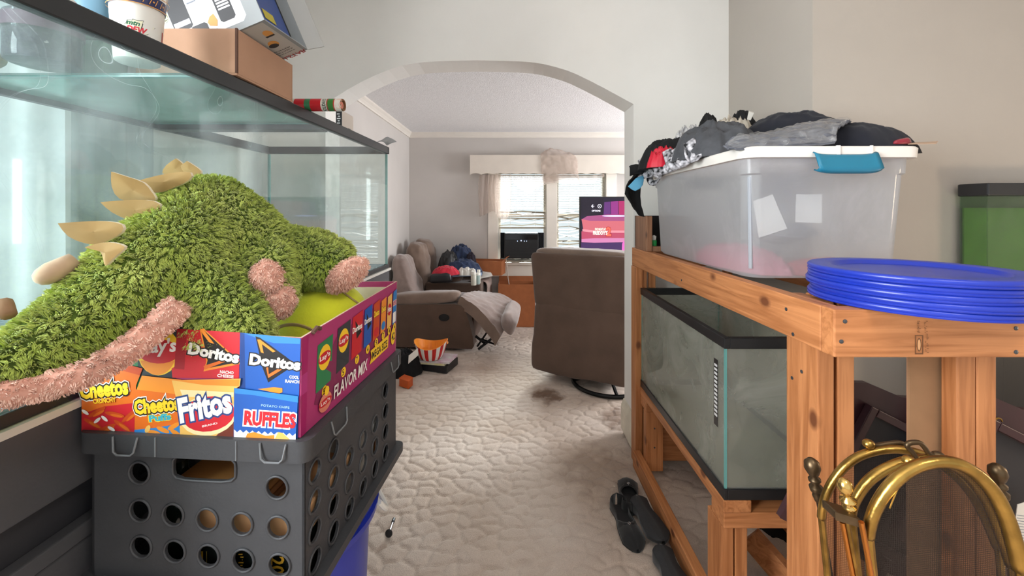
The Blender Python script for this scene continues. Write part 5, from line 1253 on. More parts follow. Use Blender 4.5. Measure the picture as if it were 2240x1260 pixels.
    b.tube(pts, [(r_, r_*.75) for r_ in rr], 14, PB); pink('tail_underside', b)
    def disc(px, py, Y, n, rx, ry, dep, name, rot=0):
        n = Vector(n).normalized(); q = n.to_track_quat('Z', 'Y').to_matrix().to_4x4() @ Matrix.Rotation(rot, 4, 'Z'); b = MB(); b.ball(at(px, py, Y), (rx, ry, dep), PB, 24, q); return pink(name, b)
    e_l = at(800, 568, .89)-at(722, 638, .89); half = e_l.length/2
    n_ = Vector((.55, -.62, -.32)); n_ = (n_-e_l*(n_.dot(e_l)/e_l.dot(e_l))).normalized(); zq = n_; xq = e_l.normalized(); yq = zq.cross(xq)
    M = Matrix((xq, yq, zq)).transposed().to_4x4(); b = MB(); b.ball(at(760, 602, .870), (half, .033, .016), PB, 24, M); pink('foot_sole', b)
    disc(583, 610, .752, (.35, -.9, -.1), .029, .034, .018, 'foot_sole'); disc(609, 660, .765, (.5, -.85, -.1), .030, .034, .018, 'foot_sole')
    # back plates
    TAN = mat('felt_tan', '93733f', .8, var=.12, vscale=14, sheen=.2); RIMW = mat('felt_edge', 'd9cdb6', .8)
    plates = [(.82, [(363, 343), (375, 356), (388, 372), (382, 384), (345, 380), (322, 378), (340, 358)], .03), (.83, [(394, 350), (408, 360), (425, 372), (420, 384), (385, 382), (368, 368)], .02),
              (.74, [(283, 396), (322, 381), (355, 373), (392, 371), (388, 392), (350, 408), (330, 420), (304, 421), (296, 408)], .03), (.70, [(228, 374), (255, 385), (284, 396), (296, 418), (308, 432), (300, 445), (262, 440), (229, 438), (222, 408)], .03),
              (.685, [(205, 442), (245, 437), (285, 435), (320, 444), (312, 468), (300, 486), (278, 492), (250, 482), (222, 465)], .03), (.62, [(107, 489), (150, 485), (190, 484), (230, 492), (225, 512), (200, 526), (170, 540), (148, 536), (120, 520)], .03),
              (.60, [(149, 544), (176, 533), (205, 534), (234, 543), (220, 556), (200, 572), (186, 590), (181, 584), (178, 562), (168, 550)], .03)]
    for Y, pl, dy in plates:
        tip = at(*pl[0], Y); base = sum((at(*q, Y) for q in pl[len(pl)//2-1:len(pl)//2+2]), Vector())/3; ln = (base-tip).length; n = len(pl)
        c = sum((at(*q, Y) for q in pl), Vector())/n; b = MB()
        def P3(q, s): v = at(*q, Y-.02); f = min(1, (v-tip).length/ln); return v+Vector((0, dy*f, 0))
        cp = [P3(q, 0) for q in pl]; ring = []
        for i in range(n): ring += [cp[i], cp[i].lerp(cp[(i+1) % n], .5)]
        ring = [ring[0]]+[ring[i] if i in (1, len(ring)-1) else (ring[i-1]+ring[i]*2+ring[(i+1) % len(ring)])/4 for i in range(1, len(ring))]; cc = sum(ring, Vector())/len(ring)
        th = Vector((0, .005, 0))
        for off, bul in ((Vector(), -.0025), (th, .0025)):
            net = [[p+off for p in ring], [p.lerp(cc, .5)+off+Vector((0, bul*.75, 0)) for p in ring], [p.lerp(cc, .98)+off+Vector((0, bul, 0)) for p in ring]]; b.grid(net, TAN, wrap=True)
        b.grid([ring, [p+th for p in ring]], RIMW, wrap=True); b.build('back_plate', None, t, True, ang=50)
    A, B_ = at(75, 616, .585), at(160, 572, .62); b = MB(); b.tube([A.lerp(B_, f) for f in (0, .06, .2, .45, .75, 1.05)], [.003, .009, .0135, .016, .0145, .013], 14, mat('felt_tan_light', 'b2957a', .8, sheen=.2)); b.build('tail_spike', None, t, True, ang=180)
    b = MB(); b.tube([at(-10, 668, .55), at(6, 668, .545), at(20, 690, .54)], [.006, .011, .008], 10, mat('felt_brown', '8a6a4c', .8)); b.build('tail_spike', None, t, True, ang=180)
plush()
# ================================================================= RIGHT: TIMBER STAND
WX, WY, WZ = [wood('pine_'+n, i) for i, n in enumerate('xyz')]
SCREW = mat('screw_steel', '5c5f63', .4, .8)
def stand():
    t = thing('timber_stand', 'rough pine timber rack holding the fish tank and the storage bin', 'rack', (.95, 1.6, 0))
    def P_(name, x0, x1, y0, y1, z0, z1, m): return MB().box(x0, x1, y0, y1, z0, z1, m).build(name, None, t, bevel=.003)
    zt, zb = 1.19, 1.089
    P_('top_rail', .68, .718, .9065, 2.333, zb, zt, WY); P_('top_rail', .68, 1.30, .868, .906, zb, zt, WX)
    P_('top_rail', 1.19, 1.228, .9065, 2.29, zb, zt, WY); P_('top_rail', .7185, 1.228, 2.295, 2.333, zb, zt, WX)
    P_('post', .7185, .757, .966, 1.078, 0, 1.185, WZ); P_('post', .769, .808, .970, 1.08, 0, 1.185, WZ)
    P_('post', 1.046, 1.089, .966, 1.004, 0, 1.185, WZ); P_('post', 1.0925, 1.138, .966, 1.004, 0, 1.185, WZ)
    P_('post', .676, .716, 2.25, 2.333, .0, zb-.0005, WZ); P_('post', .720, .742, 2.262, 2.294, .0, zb-.0005, WZ); P_('post', .755, .79, 2.262, 2.294, 0, 1.18, WZ); P_('post', 1.19, 1.228, 2.291, 2.333, 0, zb-.0005, WZ)
    P_('floor_rail', .660, .700, .955, 2.249, 0, .09, WY); P_('floor_rail', 1.19, 1.228, .96, 2.28, 0, .09, WY)
    P_('tank_rail', .700, .793, 1.361, 2.25, .398, .439, WY); P_('tank_rail', 1.05, 1.135, 1.361, 2.25, .398, .439, WY)
    P_('tank_crosspiece', .702, 1.21, 1.363, 1.45, .345, .3975, WX); P_('tank_crosspiece', .702, 1.21, 2.15, 2.249, .345, .3975, WX)
    P_('short_post', .7005, .741, 1.375, 1.475, 0, .3445, WZ); P_('short_post', .748, .79, 1.38, 1.47, 0, .3445, WZ); P_('short_post', 1.14, 1.18, 1.375, 1.475, 0, .3445, WZ)
    P_('short_post', .7005, .79, 2.15, 2.195, .035, .3445, WZ); P_('back_board', .79, 1.18, 2.215, 2.249, .05, .30, WX)
    A, B_ = at(1640, 1172, 1.62), at(1790, 1345, 1.46); d = (B_-A).normalized(); M = Matrix.Translation((A+B_)/2) @ d.to_track_quat('X', 'Z').to_matrix().to_4x4()
    MB().obox(M, (B_-A).length, .038, .088, WX).build('diagonal_brace', None, t, bevel=.003)
    for px, py, Y, n in ((1848, 703, .868, 'y'), (1840, 747, .868, 'y'), (2222, 718, .868, 'y'), (2222, 770, .868, 'y')):
        MB().lathe([(.001, 0), (.0045, 0), (.0045, .0012), (.001, .002)], 10, Matrix.Translation(at(px, py, Y)) @ Matrix.Rotation(R(90), 4, 'X'), SCREW).build('screw', None, t)
    for Y, z, x in ((1.02, 1.155, .68), (.995, 1.10, .68), (1.65, 1.12, .68), (1.02, 1.0, .7185), (1.055, .97, .7185), (2.19, .26, None), (2.17, .16, None)):
        if x is None: c = Vector((.745, 2.15, z)); Rm = Matrix.Rotation(R(90), 4, 'X')
        else: c = Vector((x, Y, z)); Rm = Matrix.Rotation(R(-90), 4, 'Y')
        MB().lathe([(.001, 0), (.0045, 0), (.0045, .0012), (.001, .002)], 10, Matrix.Translation(c) @ Rm, SCREW).build('screw', None, t)
    p = Print(plane_px((0, .868, 0), (0, 1, 0))); ST = mat('stamp_brown', '6e4526', .7)
    for a, b_ in (((2001, 733), (2019, 735)), ((2001, 772), (2019, 775)),): p.poly([(a[0], a[1]), (b_[0], a[1]), (b_[0], b_[1]), (a[0], b_[1])], ST)
    p.rect(2001, 733, 2003.5, 775, ST); p.rect(2016.5, 733, 2019, 775, ST); p.ell(2010, 754, 5, 15, ST); p.ell(2010, 754, 3.2, 12, mat('pine_flat', 'd29b69', .6))
    rng = random.Random(5)
    for k in range(26):
        y = 702+k*2.7+rng.uniform(-.5, .5); x = 2021+rng.choice((0, 4)); p.rect(x, y, x+rng.uniform(1.5, 4.5), y+1.2, ST)
        if k < 10: p.rect(2004+rng.uniform(0, 2), y, 2009+rng.uniform(0, 4), y+1.2, ST)
    p.build('grade_stamp', t)
stand()
# ---------------------------------------------------------------- fish tank in the stand
TG2 = glass('aquarium_glass_hazy', 'eff2ee', 1.5, dirt=.26, dirtcol='d6d6cd', dscale=4, base_dirt_haze=.25, lo=.42, hi=.78)  # even pale haze stands for dust and for light the panes reflect
def tank_right():
    x0, x1, y0, y1, z0, z1 = .702, 1.135, 1.361, 2.249, .440, .977; t = thing('fish_tank', 'hazy empty fish tank with black rims on the timber stand', 'aquarium', ((x0+x1)/2, (y0+y1)/2, z0))
    e = .005; g = .007
    MB().box(x0+e, x0+e+g, y0+e+g+.001, y1-e-g-.001, z0+.012, z1-.01, TG2).build('long_pane', None, t); MB().box(x1-e-g, x1-e, y0+e+g+.001, y1-e-g-.001, z0+.012, z1-.01, TG2).build('long_pane', None, t)
    MB().box(x0+e, x1-e, y0+e, y0+e+g, z0+.012, z1-.01, TG2).build('end_pane', None, t); MB().box(x0+e, x1-e, y1-e-g, y1-e, z0+.012, z1-.01, TG2).build('end_pane', None, t)
    MB().box(x0+e+g+.001, x1-e-g-.001, y0+e+g+.001, y1-e-g-.001, z0+.006, z0+.012, mat('dirty_tank_floor', '8c8770', .6, var=.2, vscale=5)).build('tank_floor', None, t)
    for x, y in ((x0+e-.0005, y0+e-.0005), (x1-e-g+.0005, y0+e-.0005), (x0+e-.0005, y1-e-g+.0005), (x1-e-g+.0005, y1-e-g+.0005)): MB().box(x, x+g, y, y+g, z0+.03, z1-.035, TEAL).build('glass_edge', None, t)
    def rim(za, zb, w, name):
        b = MB(); b.box(x0, x0+w, y0, y1, za, zb, RIM2).box(x1-w, x1, y0, y1, za, zb, RIM2).box(x0+w, x1-w, y0, y0+w, za, zb, RIM2).box(x0+w, x1-w, y1-w, y1, za, zb, RIM2); return b.build(name, None, t, bevel=.002)
    RIM2 = mat('rim_black_gloss', '17181a', .35)
    rim(z1-.036, z1, .02, 'top_rim'); rim(z0, z0+.036, .013, 'bottom_rim')
    # thermometer strip on the long pane
    xs = x0+e-.0008; ya, yb = 1.412, 1.440; p = MB(); p.box(xs, xs+.0006, ya, yb, .655, .885, RIM2); p.build('thermometer_strip', None, t)
    b = MB(); WT = mat('print_white', 'dfe0e0', .4)
    for i in range(13): z = .688+i*.0143; b.box(xs-.0004, xs, ya+.004, yb-.004, z, z+.008, WT)
    b.build('strip_marks', None, t)
tank_right()
# ---------------------------------------------------------------- storage bin
BINP = glass('frosted_plastic', 'e9ecef', 1.4, base_dirt_haze=.47, dirt=.10, dirtcol='eef0f4', dscale=4, grough=.12)
LIDW = mat('bin_lid_white', 'e3ddd6', .45, var=.02, vscale=6)
HB = mat('handle_teal', '17708c', .4)
def rrect(x0, x1, y0, y1, r, z, n=5):
    out = []
    for cx_, cy_, a0 in ((x0+r, y0+r, 180), (x1-r, y0+r, 270), (x1-r, y1-r, 0), (x0+r, y1-r, 90)):
        for k in range(n+1): a = R(a0+90*k/n); out.append(Vector((cx_+r*math.cos(a), cy_+r*math.sin(a), z)))
    return out
BZ, BT = 1.191, 1.562
def storage_bin():
    t = thing('storage_bin', 'large frosted plastic storage bin with white lid and teal handles on the timber stand', 'storage bin', (.955, 1.648, BZ))
    L = [rrect(.735, 1.178, 1.268, 2.03, .05, BZ), rrect(.724, 1.187, 1.257, 2.041, .05, BZ+.012), rrect(.712, 1.203, 1.243, 2.055, .045, BT-.055), rrect(.706, 1.209, 1.237, 2.061, .045, BT-.05), rrect(.704, 1.211, 1.235, 2.063, .045, BT-.006)]
    b = MB(); b.grid(L, BINP, wrap=True); b.add(L[0], [tuple(range(len(L[0])))[::-1]], BINP); b.build('tub', None, t, True, ang=50)
    e = MB(); 
    for k, (x, y) in enumerate(((.728, 1.261),)):
        e.tube([(x+.008, y+.008, BZ+.03), (x-.001, y-.001, BT-.06)], .006, 8, mat('plastic_highlight', '9da1a8', .4))
    e.build('corner_highlight', None, t, True)  # pale tube stands in for the highlight along the near corner
    Lz = BT-.005
    Q = [rrect(.700, 1.215, 1.231, 2.067, .045, Lz+.001), rrect(.690, 1.226, 1.215, 2.081, .05, Lz), rrect(.688, 1.228, 1.213, 2.083, .05, Lz+.028), rrect(.692, 1.224, 1.217, 2.079, .05, Lz+.033), rrect(.715, 1.20, 1.24, 2.056, .04, Lz+.033), rrect(.725, 1.19, 1.25, 2.046, .04, Lz+.024)]
    b = MB(); b.grid(Q, LIDW, wrap=True); b.add(Q[-1], [tuple(range(len(Q[0])))], LIDW); b.add(Q[0], [tuple(range(len(Q[0])))[::-1]], LIDW); b.build('lid', None, t, True, ang=50)
    Y = 1.211
    prof = [(0, .0, 1.585), (0, -.008, 1.58), (0, -.014, 1.562), (0, -.022, 1.535), (0, -.026, 1.520), (0, -.016, 1.512), (0, -.004, 1.516)]
    def handle(y0, sg, name):
        net = []; n = 14
        for i in range(n+1):
            x = .885+.185*i/n; q = abs(i-n/2)/(n/2); k = 1-.0*q; row = []
            for _, d, z in prof: row.append(Vector((x, y0+sg*(d-.004), Lz+.006+(z-1.585)*.75+.008*(q**6))))
            net.append(row)
        b = MB(); b.grid(net, HB); return b.build(name, None, t, True, solid=.004, ang=180)
    handle(1.214, 1, 'handle'); handle(2.082, -1, 'handle')
    MB().box(.955, .965, 1.208, 1.2135, Lz-.001, Lz+.034, LIDW).build('lid_notch', None, t); MB().box(1.055, 1.061, 1.208, 1.2135, Lz-.001, Lz+.034, LIDW).build('lid_notch', None, t)
storage_bin()
def rough_heap(name, label, cat, c, rx, ry, h, m, seed, kind=None, **k):
    o = heap(c, rx, ry, h, 0, seed, m, **k).build(name, None, None, True, ang=180); tag(o, label, cat)
    if kind: o['kind'] = kind
    return o
PINK = mat('pink_gravel', 'c25a72', .85, var=.3, vscale=70, bump=.8, bscale=110, col2='e08a9a'); PINKR = mat('red_gravel', 'b03a44', .85, var=.3, vscale=60, bump=.8, bscale=100)
rough_heap('pink_gravel', 'mound of pink aquarium gravel in the frosted storage bin', 'gravel', (.845, 1.55, BZ+.003), .10, .27, .085, PINK, 51, 'stuff', fold=.25, sharp=2, power=.5)
rough_heap('red_gravel', 'drift of red gravel at the front of the frosted storage bin', 'gravel', (1.02, 1.335, BZ+.003), .15, .06, .055, PINKR, 52, 'stuff', fold=.3, sharp=2, power=.5)
t = thing('grey_bowl', 'grey bowl lying in the frosted storage bin', 'bowl', (1.0, 1.62, BZ+.055))
MB().lathe([(.05, 0), (.055, .002), (.13, .05), (.135, .052), (.132, .055), (.05, .008), (.001, .008)], 32, Matrix.Translation((1.02, 1.60, BZ+.09)) @ Matrix.Rotation(R(12), 4, 'X'), mat('bowl_grey', '8d8f94', .4)).build('shell', None, t, True)
for i, (p, l) in enumerate(((((1648, 440), (1690, 425), (1722, 500), (1660, 520)), 'white paper square inside the bin, leaning left one'), (((1742, 425), (1798, 425), (1798, 488), (1740, 486)), 'white paper square inside the bin, upright right one'))):
    tag(MB().prism([at(x, y, 1.285) for x, y in p], (0, .0012, 0), mat('paper_white', '')).build('paper_label'), l, 'paper')
# ---------------------------------------------------------------- clothes on the bin
ZL = BT+.0285
GREYC = mat('charcoal_knit', '46474b', .95, var=.2, vscale=26, bump=.1, bscale=160); KHAKI = mat('khaki_cloth', 'b3aa9c', .9, var=.12, vscale=20)
PAT = mat('black_white_print', '17171b', .8, vscale=55, col2='d9d6dc', detail=1); PATG = mat('grey_print', '77767c', .85, vscale=60, col2='c9c6c4', detail=1)
FILM = glass('clear_film', 'f2f2f2', 1.45, base_dirt_haze=.14, dirt=.35, dirtcol='e4e4e4', dscale=16, grough=.06)
heap_px('black_jacket', 'black jacket at the left end of the clothes on the bin', 'clothes', 1470, 150, 300, ZL, 1.93, .12, BLKC, 0, 61, fold=.3)
heap_px('patterned_blouse', 'grey and white patterned blouse at the back left of the clothes pile', 'clothes', 1508, 70, 270, ZL, 1.90, .10, PATG, 0, 62, fold=.5)
heap_px('black_socks', 'rolled black cloth sticking up behind the grey shirt', 'clothes', 1549, 52, 246, ZL+.06, 1.88, .07, BLKC, 0, 63, fold=.2)
heap_px('khaki_belt_trousers', 'khaki trousers with pale buckle behind the grey shirt', 'clothes', 1600, 110, 248, ZL, 1.80, .12, KHAKI, 0, 64, fold=.4)
heap_px('black_shirt', 'black shirt at the very top of the clothes pile', 'clothes', 1622, 66, 239, ZL+.08, 1.84, .08, BLKC, 0, 65, fold=.25)
heap_px('red_blouse', 'bright red satin blouse at the left of the clothes pile', 'clothes', 1455, 78, 318, ZL, 1.845, .05, mat('red_satin', 'c4142f', .45, var=.15, vscale=12), 0, 66, fold=.5, sharp=1.3)
heap_px('grey_shirt', 'charcoal grey shirt crumpled in the middle of the bin lid', 'clothes', 1560, 165, 262, ZL, 1.60, .20, GREYC, 0, 67, fold=.34, sharp=.9)
heap_px('navy_sweater', 'wide navy sweater folded at the back right of the bin lid', 'clothes', 1730, 240, 245, ZL, 1.62, .17, NAVYD, 0, 68, fold=.12, power=.45)
heap_px('black_trousers', 'dark navy trousers at the right end of the bin lid', 'clothes', 1850, 270, 268, ZL, 1.43, .13, NAVYD, 0, 69, fold=.2, power=.6)
def packaged():
    A = [at(1588, 322, 1.30), at(1610, 304, 1.31), at(1690, 290, 1.34), at(1795, 266, 1.37), at(1862, 266, 1.38)]
    Bm = [at(1585, 326, 1.27), at(1618, 310, 1.275), at(1705, 298, 1.29), at(1790, 278, 1.31), at(1848, 274, 1.32)]
    Cc = [at(1600, 326, 1.245), at(1640, 318, 1.245), at(1720, 305, 1.25), at(1790, 292, 1.255), at(1830, 284, 1.26)]
    D = [at(1610, 329, 1.235), at(1660, 326, 1.235), at(1730, 322, 1.235), at(1790, 318, 1.235), at(1826, 314, 1.235)]
    t = thing('packaged_garment', 'grey garment folded in a clear plastic sleeve on the front of the bin lid', 'clothes', at(1720, 330, 1.3))
    b = MB(); b.grid(sheet([A, Bm, Cc, D], 46, 60, .008, 20, 5, (.5, 4, 4)), mat('slate_knit', '5c5e66', .7, var=.25, vscale=30, stretch=(1, 8, 8))); b.build('garment', None, t, True, solid=.004, ang=180)
    b = MB(); up = Vector((0, -.006, .006)); b.grid(sheet([[p+up for p in r] for r in (A, Bm, Cc, D)], 40, 50, .009, 26, 9), FILM); b.build('plastic_sleeve', None, t, True, ang=180)
packaged()
def patterned_scarf():
    t = thing('patterned_scarf', 'black and white patterned scarf bunched along the left lid edge', 'clothes', at(1450, 370, 1.7)); b = MB()
    rng = random.Random(4)
    for k in range(12):
        f = k/11; x0 = 1410+108*f; Yk = 619/(x0-1108); y0 = 381-40*f
        pts = [at(x0+rng.uniform(-12, 12), y0-26+rng.uniform(-9, 6), Yk+.03), at(x0+rng.uniform(-8, 8), y0-10, Yk), at(x0+rng.uniform(-10, 12), y0+6, Yk-.02), at(x0+14+rng.uniform(0, 12), y0-8, Yk-.03), at(x0+22, y0-20+rng.uniform(-8, 8), Yk)]
        b.tube(catmull(pts, 14), [(.006, .022)]*15, 8, PAT)
    b.build('scarf_folds', None, t, True, ang=180)
    pts = catmull([at(1432, 368, 2.0), at(1421, 384, 2.02), at(1424, 398, 2.01), at(1436, 399, 1.97), at(1446, 384, 1.88), at(1456, 372, 1.86)], 24)
    MB().tube(pts, [(.004, .016)]*25, 8, PAT).build('hanging_loop', None, t, True, ang=180)
patterned_scarf()
b = MB(); b.grid(sheet([[at(1412, 356, 2.06), at(1404, 396, 2.09), at(1400, 436, 2.10), at(1410, 474, 2.10)], [at(1412, 346, 2.04), at(1392, 388, 2.08), at(1384, 428, 2.09), at(1398, 470, 2.09)], [at(1420, 350, 2.0), at(1384, 386, 2.05), at(1370, 416, 2.06), at(1382, 450, 2.07)], [at(1424, 362, 1.97), at(1400, 378, 2.02), at(1374, 396, 2.03), at(1366, 424, 2.05)]], 30, 30, .006, 16, 2), BLKC)
tag(b.build('black_sleeve', None, None, True, solid=.006, ang=180), 'black sleeve hanging down over the far left corner of the bin', 'clothes')
b = MB(); b.grid(sheet([[at(1408, 384, 2.01), at(1392, 390, 2.0), at(1374, 408, 2.0)], [at(1408, 394, 1.99), at(1398, 402, 1.98), at(1382, 414, 1.98)], [at(1406, 404, 1.98), at(1400, 412, 1.97), at(1390, 417, 1.97)]], 14, 14, .003, 20, 6), mat('light_blue_cloth', '5a9cbd', .85, var=.08, vscale=12))
tag(b.build('blue_cloth', None, None, True, solid=.005, ang=180), 'small light blue cloth tab hanging beside the black sleeve', 'clothes')
b = MB(); b.grid(sheet([[at(1376, 364, 2.03), at(1388, 362, 2.02), at(1416, 360, 2.0)], [at(1378, 372, 2.01), at(1392, 372, 2.0), at(1416, 372, 1.99)], [at(1378, 384, 2.03), at(1392, 380, 2.01), at(1416, 378, 2.0)]], 14, 14, .008, 28, 7), BLKC)
tag(b.build('black_strap', None, None, True, solid=.004, ang=180), 'short black strap poking out left of the red top', 'clothes')
o = MB().cushion([at(1948, 317, 1.30), at(1996, 316, 1.30), at(1996, 315, 1.36), at(1950, 316, 1.36), at(1956, 306, 1.30), at(1990, 300, 1.30), at(1990, 299, 1.36), at(1958, 305, 1.36)], 4, 8, mat('dark_red_plastic', '8e2735', .25)).build('red_case', None, None, True, ang=180); tag(o, 'small shiny dark red case at the right end of the bin lid', 'case')
tag(MB().prism([at(1986, 316, 1.26), at(2048, 315, 1.26), at(2052, 310, 1.34), at(2000, 313, 1.36)], (0, 0, .002), mat('kraft_tag', 'b79a82', .8)).build('card_tag'), 'brown card sticking out past the right corner of the bin lid', 'card')
o = MB().hexa([at(1634, 262, 1.70), at(1642, 264, 1.70), at(1642, 262, 1.72), at(1634, 260, 1.72), at(1638, 244, 1.70), at(1650, 247, 1.70), at(1650, 245, 1.72), at(1638, 242, 1.72)], mat('buckle_pale', 'cfccc4', .35)).build('belt_buckle', bevel=.002); tag(o, 'pale plastic buckle on the khaki trousers on the bin', 'buckle')
# small wooden crate behind the bin
def wood_case():
    x0, x1, y0, y1, z0, z1 = .684, .90, 2.09, 2.29, 1.1905, 1.37; t = thing('wooden_case', 'old brown wooden case standing on the rack behind the bin', 'case', ((x0+x1)/2, (y0+y1)/2, z0)); DB = wood('old_brown_wood', 2, '6b4630', '91664a', '3d2414', .7)
    MB().box(x0, x0+.03, y0, y0+.02, z0, z1, DB).build('side_board', None, t, bevel=.003); MB().box(x1-.03, x1, y0, y0+.02, z0, z1, DB).build('side_board', None, t, bevel=.003)
    MB().box(x0+.0305, x1-.0305, y0, y0+.02, z0, z0+.025, DB).build('bottom_board', None, t); MB().box(x0, x1, y0+.0205, y1, z0, z0+.012, DB).build('floor_board', None, t); MB().box(x0, x1, y1-.012, y1, z0+.0125, z1, DBLK).build('back_board', None, t); MB().box(x0, x0+.012, y0+.0205, y1-.0125, z0+.0125, z1, DB).build('side_board', None, t); MB().box(x1-.012, x1, y0+.0205, y1-.0125, z0+.0125, z1, DB).build('side_board', None, t)
wood_case()
t = thing('green_capped_bottle', 'tiny bottle with bright green cap in the wooden case', 'bottle', (.74, 2.14, 1.204))
MB().lathe([(.001, 0), (.014, 0), (.014, .028), (.001, .029)], 14, Matrix.Translation((.735, 2.13, 1.2165)), mat('green_bright', '1fa04a', .35)).build('cap', None, t, True)
MB().lathe([(.001, .0295), (.010, .0295), (.012, .05), (.001, .055)], 14, Matrix.Translation((.735, 2.13, 1.2165)), CUPW).build('body', None, t, True)
# ---------------------------------------------------------------- blue lids
def lid(i, n):
    lab = ('lowest of the five stacked blue round tub lids on the stand corner', 'second blue tub lid from the bottom of the stack of five', 'middle blue tub lid in the stack of five', 'second blue tub lid from the top of the stack of five', 'topmost blue tub lid, showing its recessed top, on the stack of five')[i]
    z = 1.1915+.0155*i; dx, dy = ((0, 0), (.004, -.003), (-.003, .002), (.003, .003), (0, 0))[i]
    t = thing('tub_lid', lab, 'lid', (.925+dx, .952+dy, z), 0, 'blue tub lids stacked on the stand')
    r = .197
    MB().lathe([(r-.006, 0), (r-.001, .0), (r, .0025), (r-.002, .0045), (r-.0005, .007), (r, .011), (r-.003, .0148), (r-.010, .0152), (r-.042, .0152), (r-.047, .013), (r-.052, .006), (r-.056, .005), (.03, .005), (.001, .0055)], 72, None, BLUEL).build('disc', None, t, True, local=True, ang=50)
    MB().lathe([(r-.005, .0), (r-.008, .0), (r-.008, .0045), (r-.05, .0045), (.001, .0046)], 48, None, BLUEL, cap=False).build('underside', None, t, True, local=True)
BLUEL = mat('lid_blue', '18309e', .34, var=.05, vscale=9, spec=.6)
for i in range(5): lid(i, 5)
# ---------------------------------------------------------------- green tank and dark cabinet at the far right
def tank_green():
    x0, x1, y0, y1, z0, z1 = 1.852, 2.5, 1.60, 1.712, 1.021, 1.507; t = thing('green_fish_tank', 'fish tank with black hood and green backing at the far right', 'aquarium', ((x0+x1)/2, 1.55, z0)); 
    G3 = glass('aquarium_glass_clean', 'dfeae0', 1.5, base_dirt_haze=.06, dirt=.08, dirtcol='c6d0c0')
    MB().box(x0+.004, x1-.004, y0+.004, y0+.009, z0+.012, z1-.05, G3).build('front_pane', None, t); MB().box(x0+.004, x0+.009, y0+.0095, y1-.006, z0+.012, z1-.05, G3).build('end_pane', None, t); MB().box(x1-.009, x1-.004, y0+.0095, y1-.006, z0+.012, z1-.05, G3).build('end_pane', None, t); MB().box(x0+.0095, x1-.0095, y1-.009, y1-.004, z0+.012, z1-.05, G3).build('back_pane', None, t)
    MB().box(x0+.012, x1-.012, y1-.016, y1-.0095, z0+.014, 1.41, mat('green_backing', '6f9448', .8, var=.1, vscale=8)).build('green_backing', None, t); MB().box(x0+.012, x1-.012, y0+.012, y1-.018, z0+.012, z0+.05, mat('green_gravel', '6a7f45', .9, var=.3, vscale=60)).build('gravel', None, t, kind='stuff')
    MB().box(x0-.002, x1, y0-.002, y1-.002, z1-.05, z1, RIM).build('hood', None, t, bevel=.005); MB().box(x0, x1, y0, y1-.004, z0, z0+.012, RIM).build('bottom_rim', None, t)
tank_green()
BKW = mat('black_wood', '1b1918', .45, var=.15, vscale=10)
def cabinet_right():
    x0, x1, y0, y1 = 1.665, 2.7, 1.45, 1.71; t = thing('black_cabinet', 'black wooden cabinet under the green fish tank', 'cabinet', ((x0+x1)/2, 1.5, 0))
    MB().box(x0, x1, y0+.02, y1, .06, .99, BKW).build('carcass', None, t); MB().box(x0-.015, x1, y0-.01, y1, .9905, 1.02, BKW).build('top_board', None, t, bevel=.004); MB().box(x0+.03, x1, y0+.05, y1-.03, 0, .0595, BKW).build('plinth', None, t)
    for i in range(3):
        a = x0+.02+(x1-x0-.03)*i/3; b = a+(x1-x0-.05)/3
        MB().box(a, a+.05, y0, y0+.0195, .10, .96, BKW).box(b-.05, b, y0, y0+.0195, .10, .96, BKW).box(a+.05, b-.05, y0, y0+.0195, .10, .16, BKW).box(a+.05, b-.05, y0, y0+.0195, .90, .96, BKW).build('door', None, t, bevel=.003)
cabinet_right()
MAHO = mat('dark_mahogany', '3d2126', .38, var=.2, vscale=7); MAHB = mat('dark_tray_underside', '2b2a2e', .55, var=.1, vscale=9)
def tray_table(name, label, O, rot, lean, w, h):
    """folded tray table top on edge: shaped board with a raised frame on its underside"""
    M = Matrix.Translation(O) @ Matrix.Rotation(lean, 4, 'X') @ Matrix.Rotation(rot, 4, 'Y'); t = thing(name, label, 'table', O)
    out = [(-w/2, 0), (w/2, 0), (w/2, h*.90), (w/2-.05, h*.95), (w*.18, h*.965), (w*.10, h), (-w*.10, h), (-w*.18, h*.965), (-w/2+.05, h*.95), (-w/2, h*.90)]
    MB().prism([M @ Vector((x, 0, z)) for x, z in out], (M.to_3x3() @ Vector((0, .018, 0))), MAHO).build('board', None, t, bevel=.004)
    q = .07
    for a, b, c, d in ((-w/2+q, -w/2+q+.022, .05, h*.84), (w/2-q-.022, w/2-q, .05, h*.84), (-w/2+q+.023, w/2-q-.023, h*.84-.022, h*.84), (-w/2+q+.023, w/2-q-.023, .05, .072)):
        p = [M @ Vector((x, y, z)) for z in (c, d) for x, y in ((a, -.025), (b, -.025), (b, -.0005), (a, -.0005))]; MB().hexa(p, MAHO).build('frame_rail', None, t, bevel=.002)
    p = [M @ Vector((x, -.0008, z)) for x, z in ((-w/2+q+.024, .075), (w/2-q-.024, .075), (w/2-q-.024, h*.84-.024), (-w/2+q+.024, h*.84-.024))]; MB().prism(p, M.to_3x3() @ Vector((0, .0003, 0)), MAHB).build('underside_panel', None, t)
    for x in (.05, .20):
        zb = (O[2]-x*math.sin(rot))/math.cos(rot)-.012
        p = [M @ Vector((xx, y, z)) for z in (-zb, .05) for xx, y in ((x-.011, -.040), (x+.011, -.040), (x+.011, -.0265), (x-.011, -.0265))]; MB().hexa(p, MAHO).build('leg', None, t, bevel=.002)
    return t, M
tray_table('tray_table', 'dark mahogany folded tray table leaning behind the pine posts', Vector((1.017, 1.22, .374)), R(27), R(0), .50, .50)
tt, M = tray_table('tray_table', 'dark plum folded tray table at the right edge beside the black cabinet', Vector((1.289, 1.15, .372)), R(27), R(0), .50, .50)
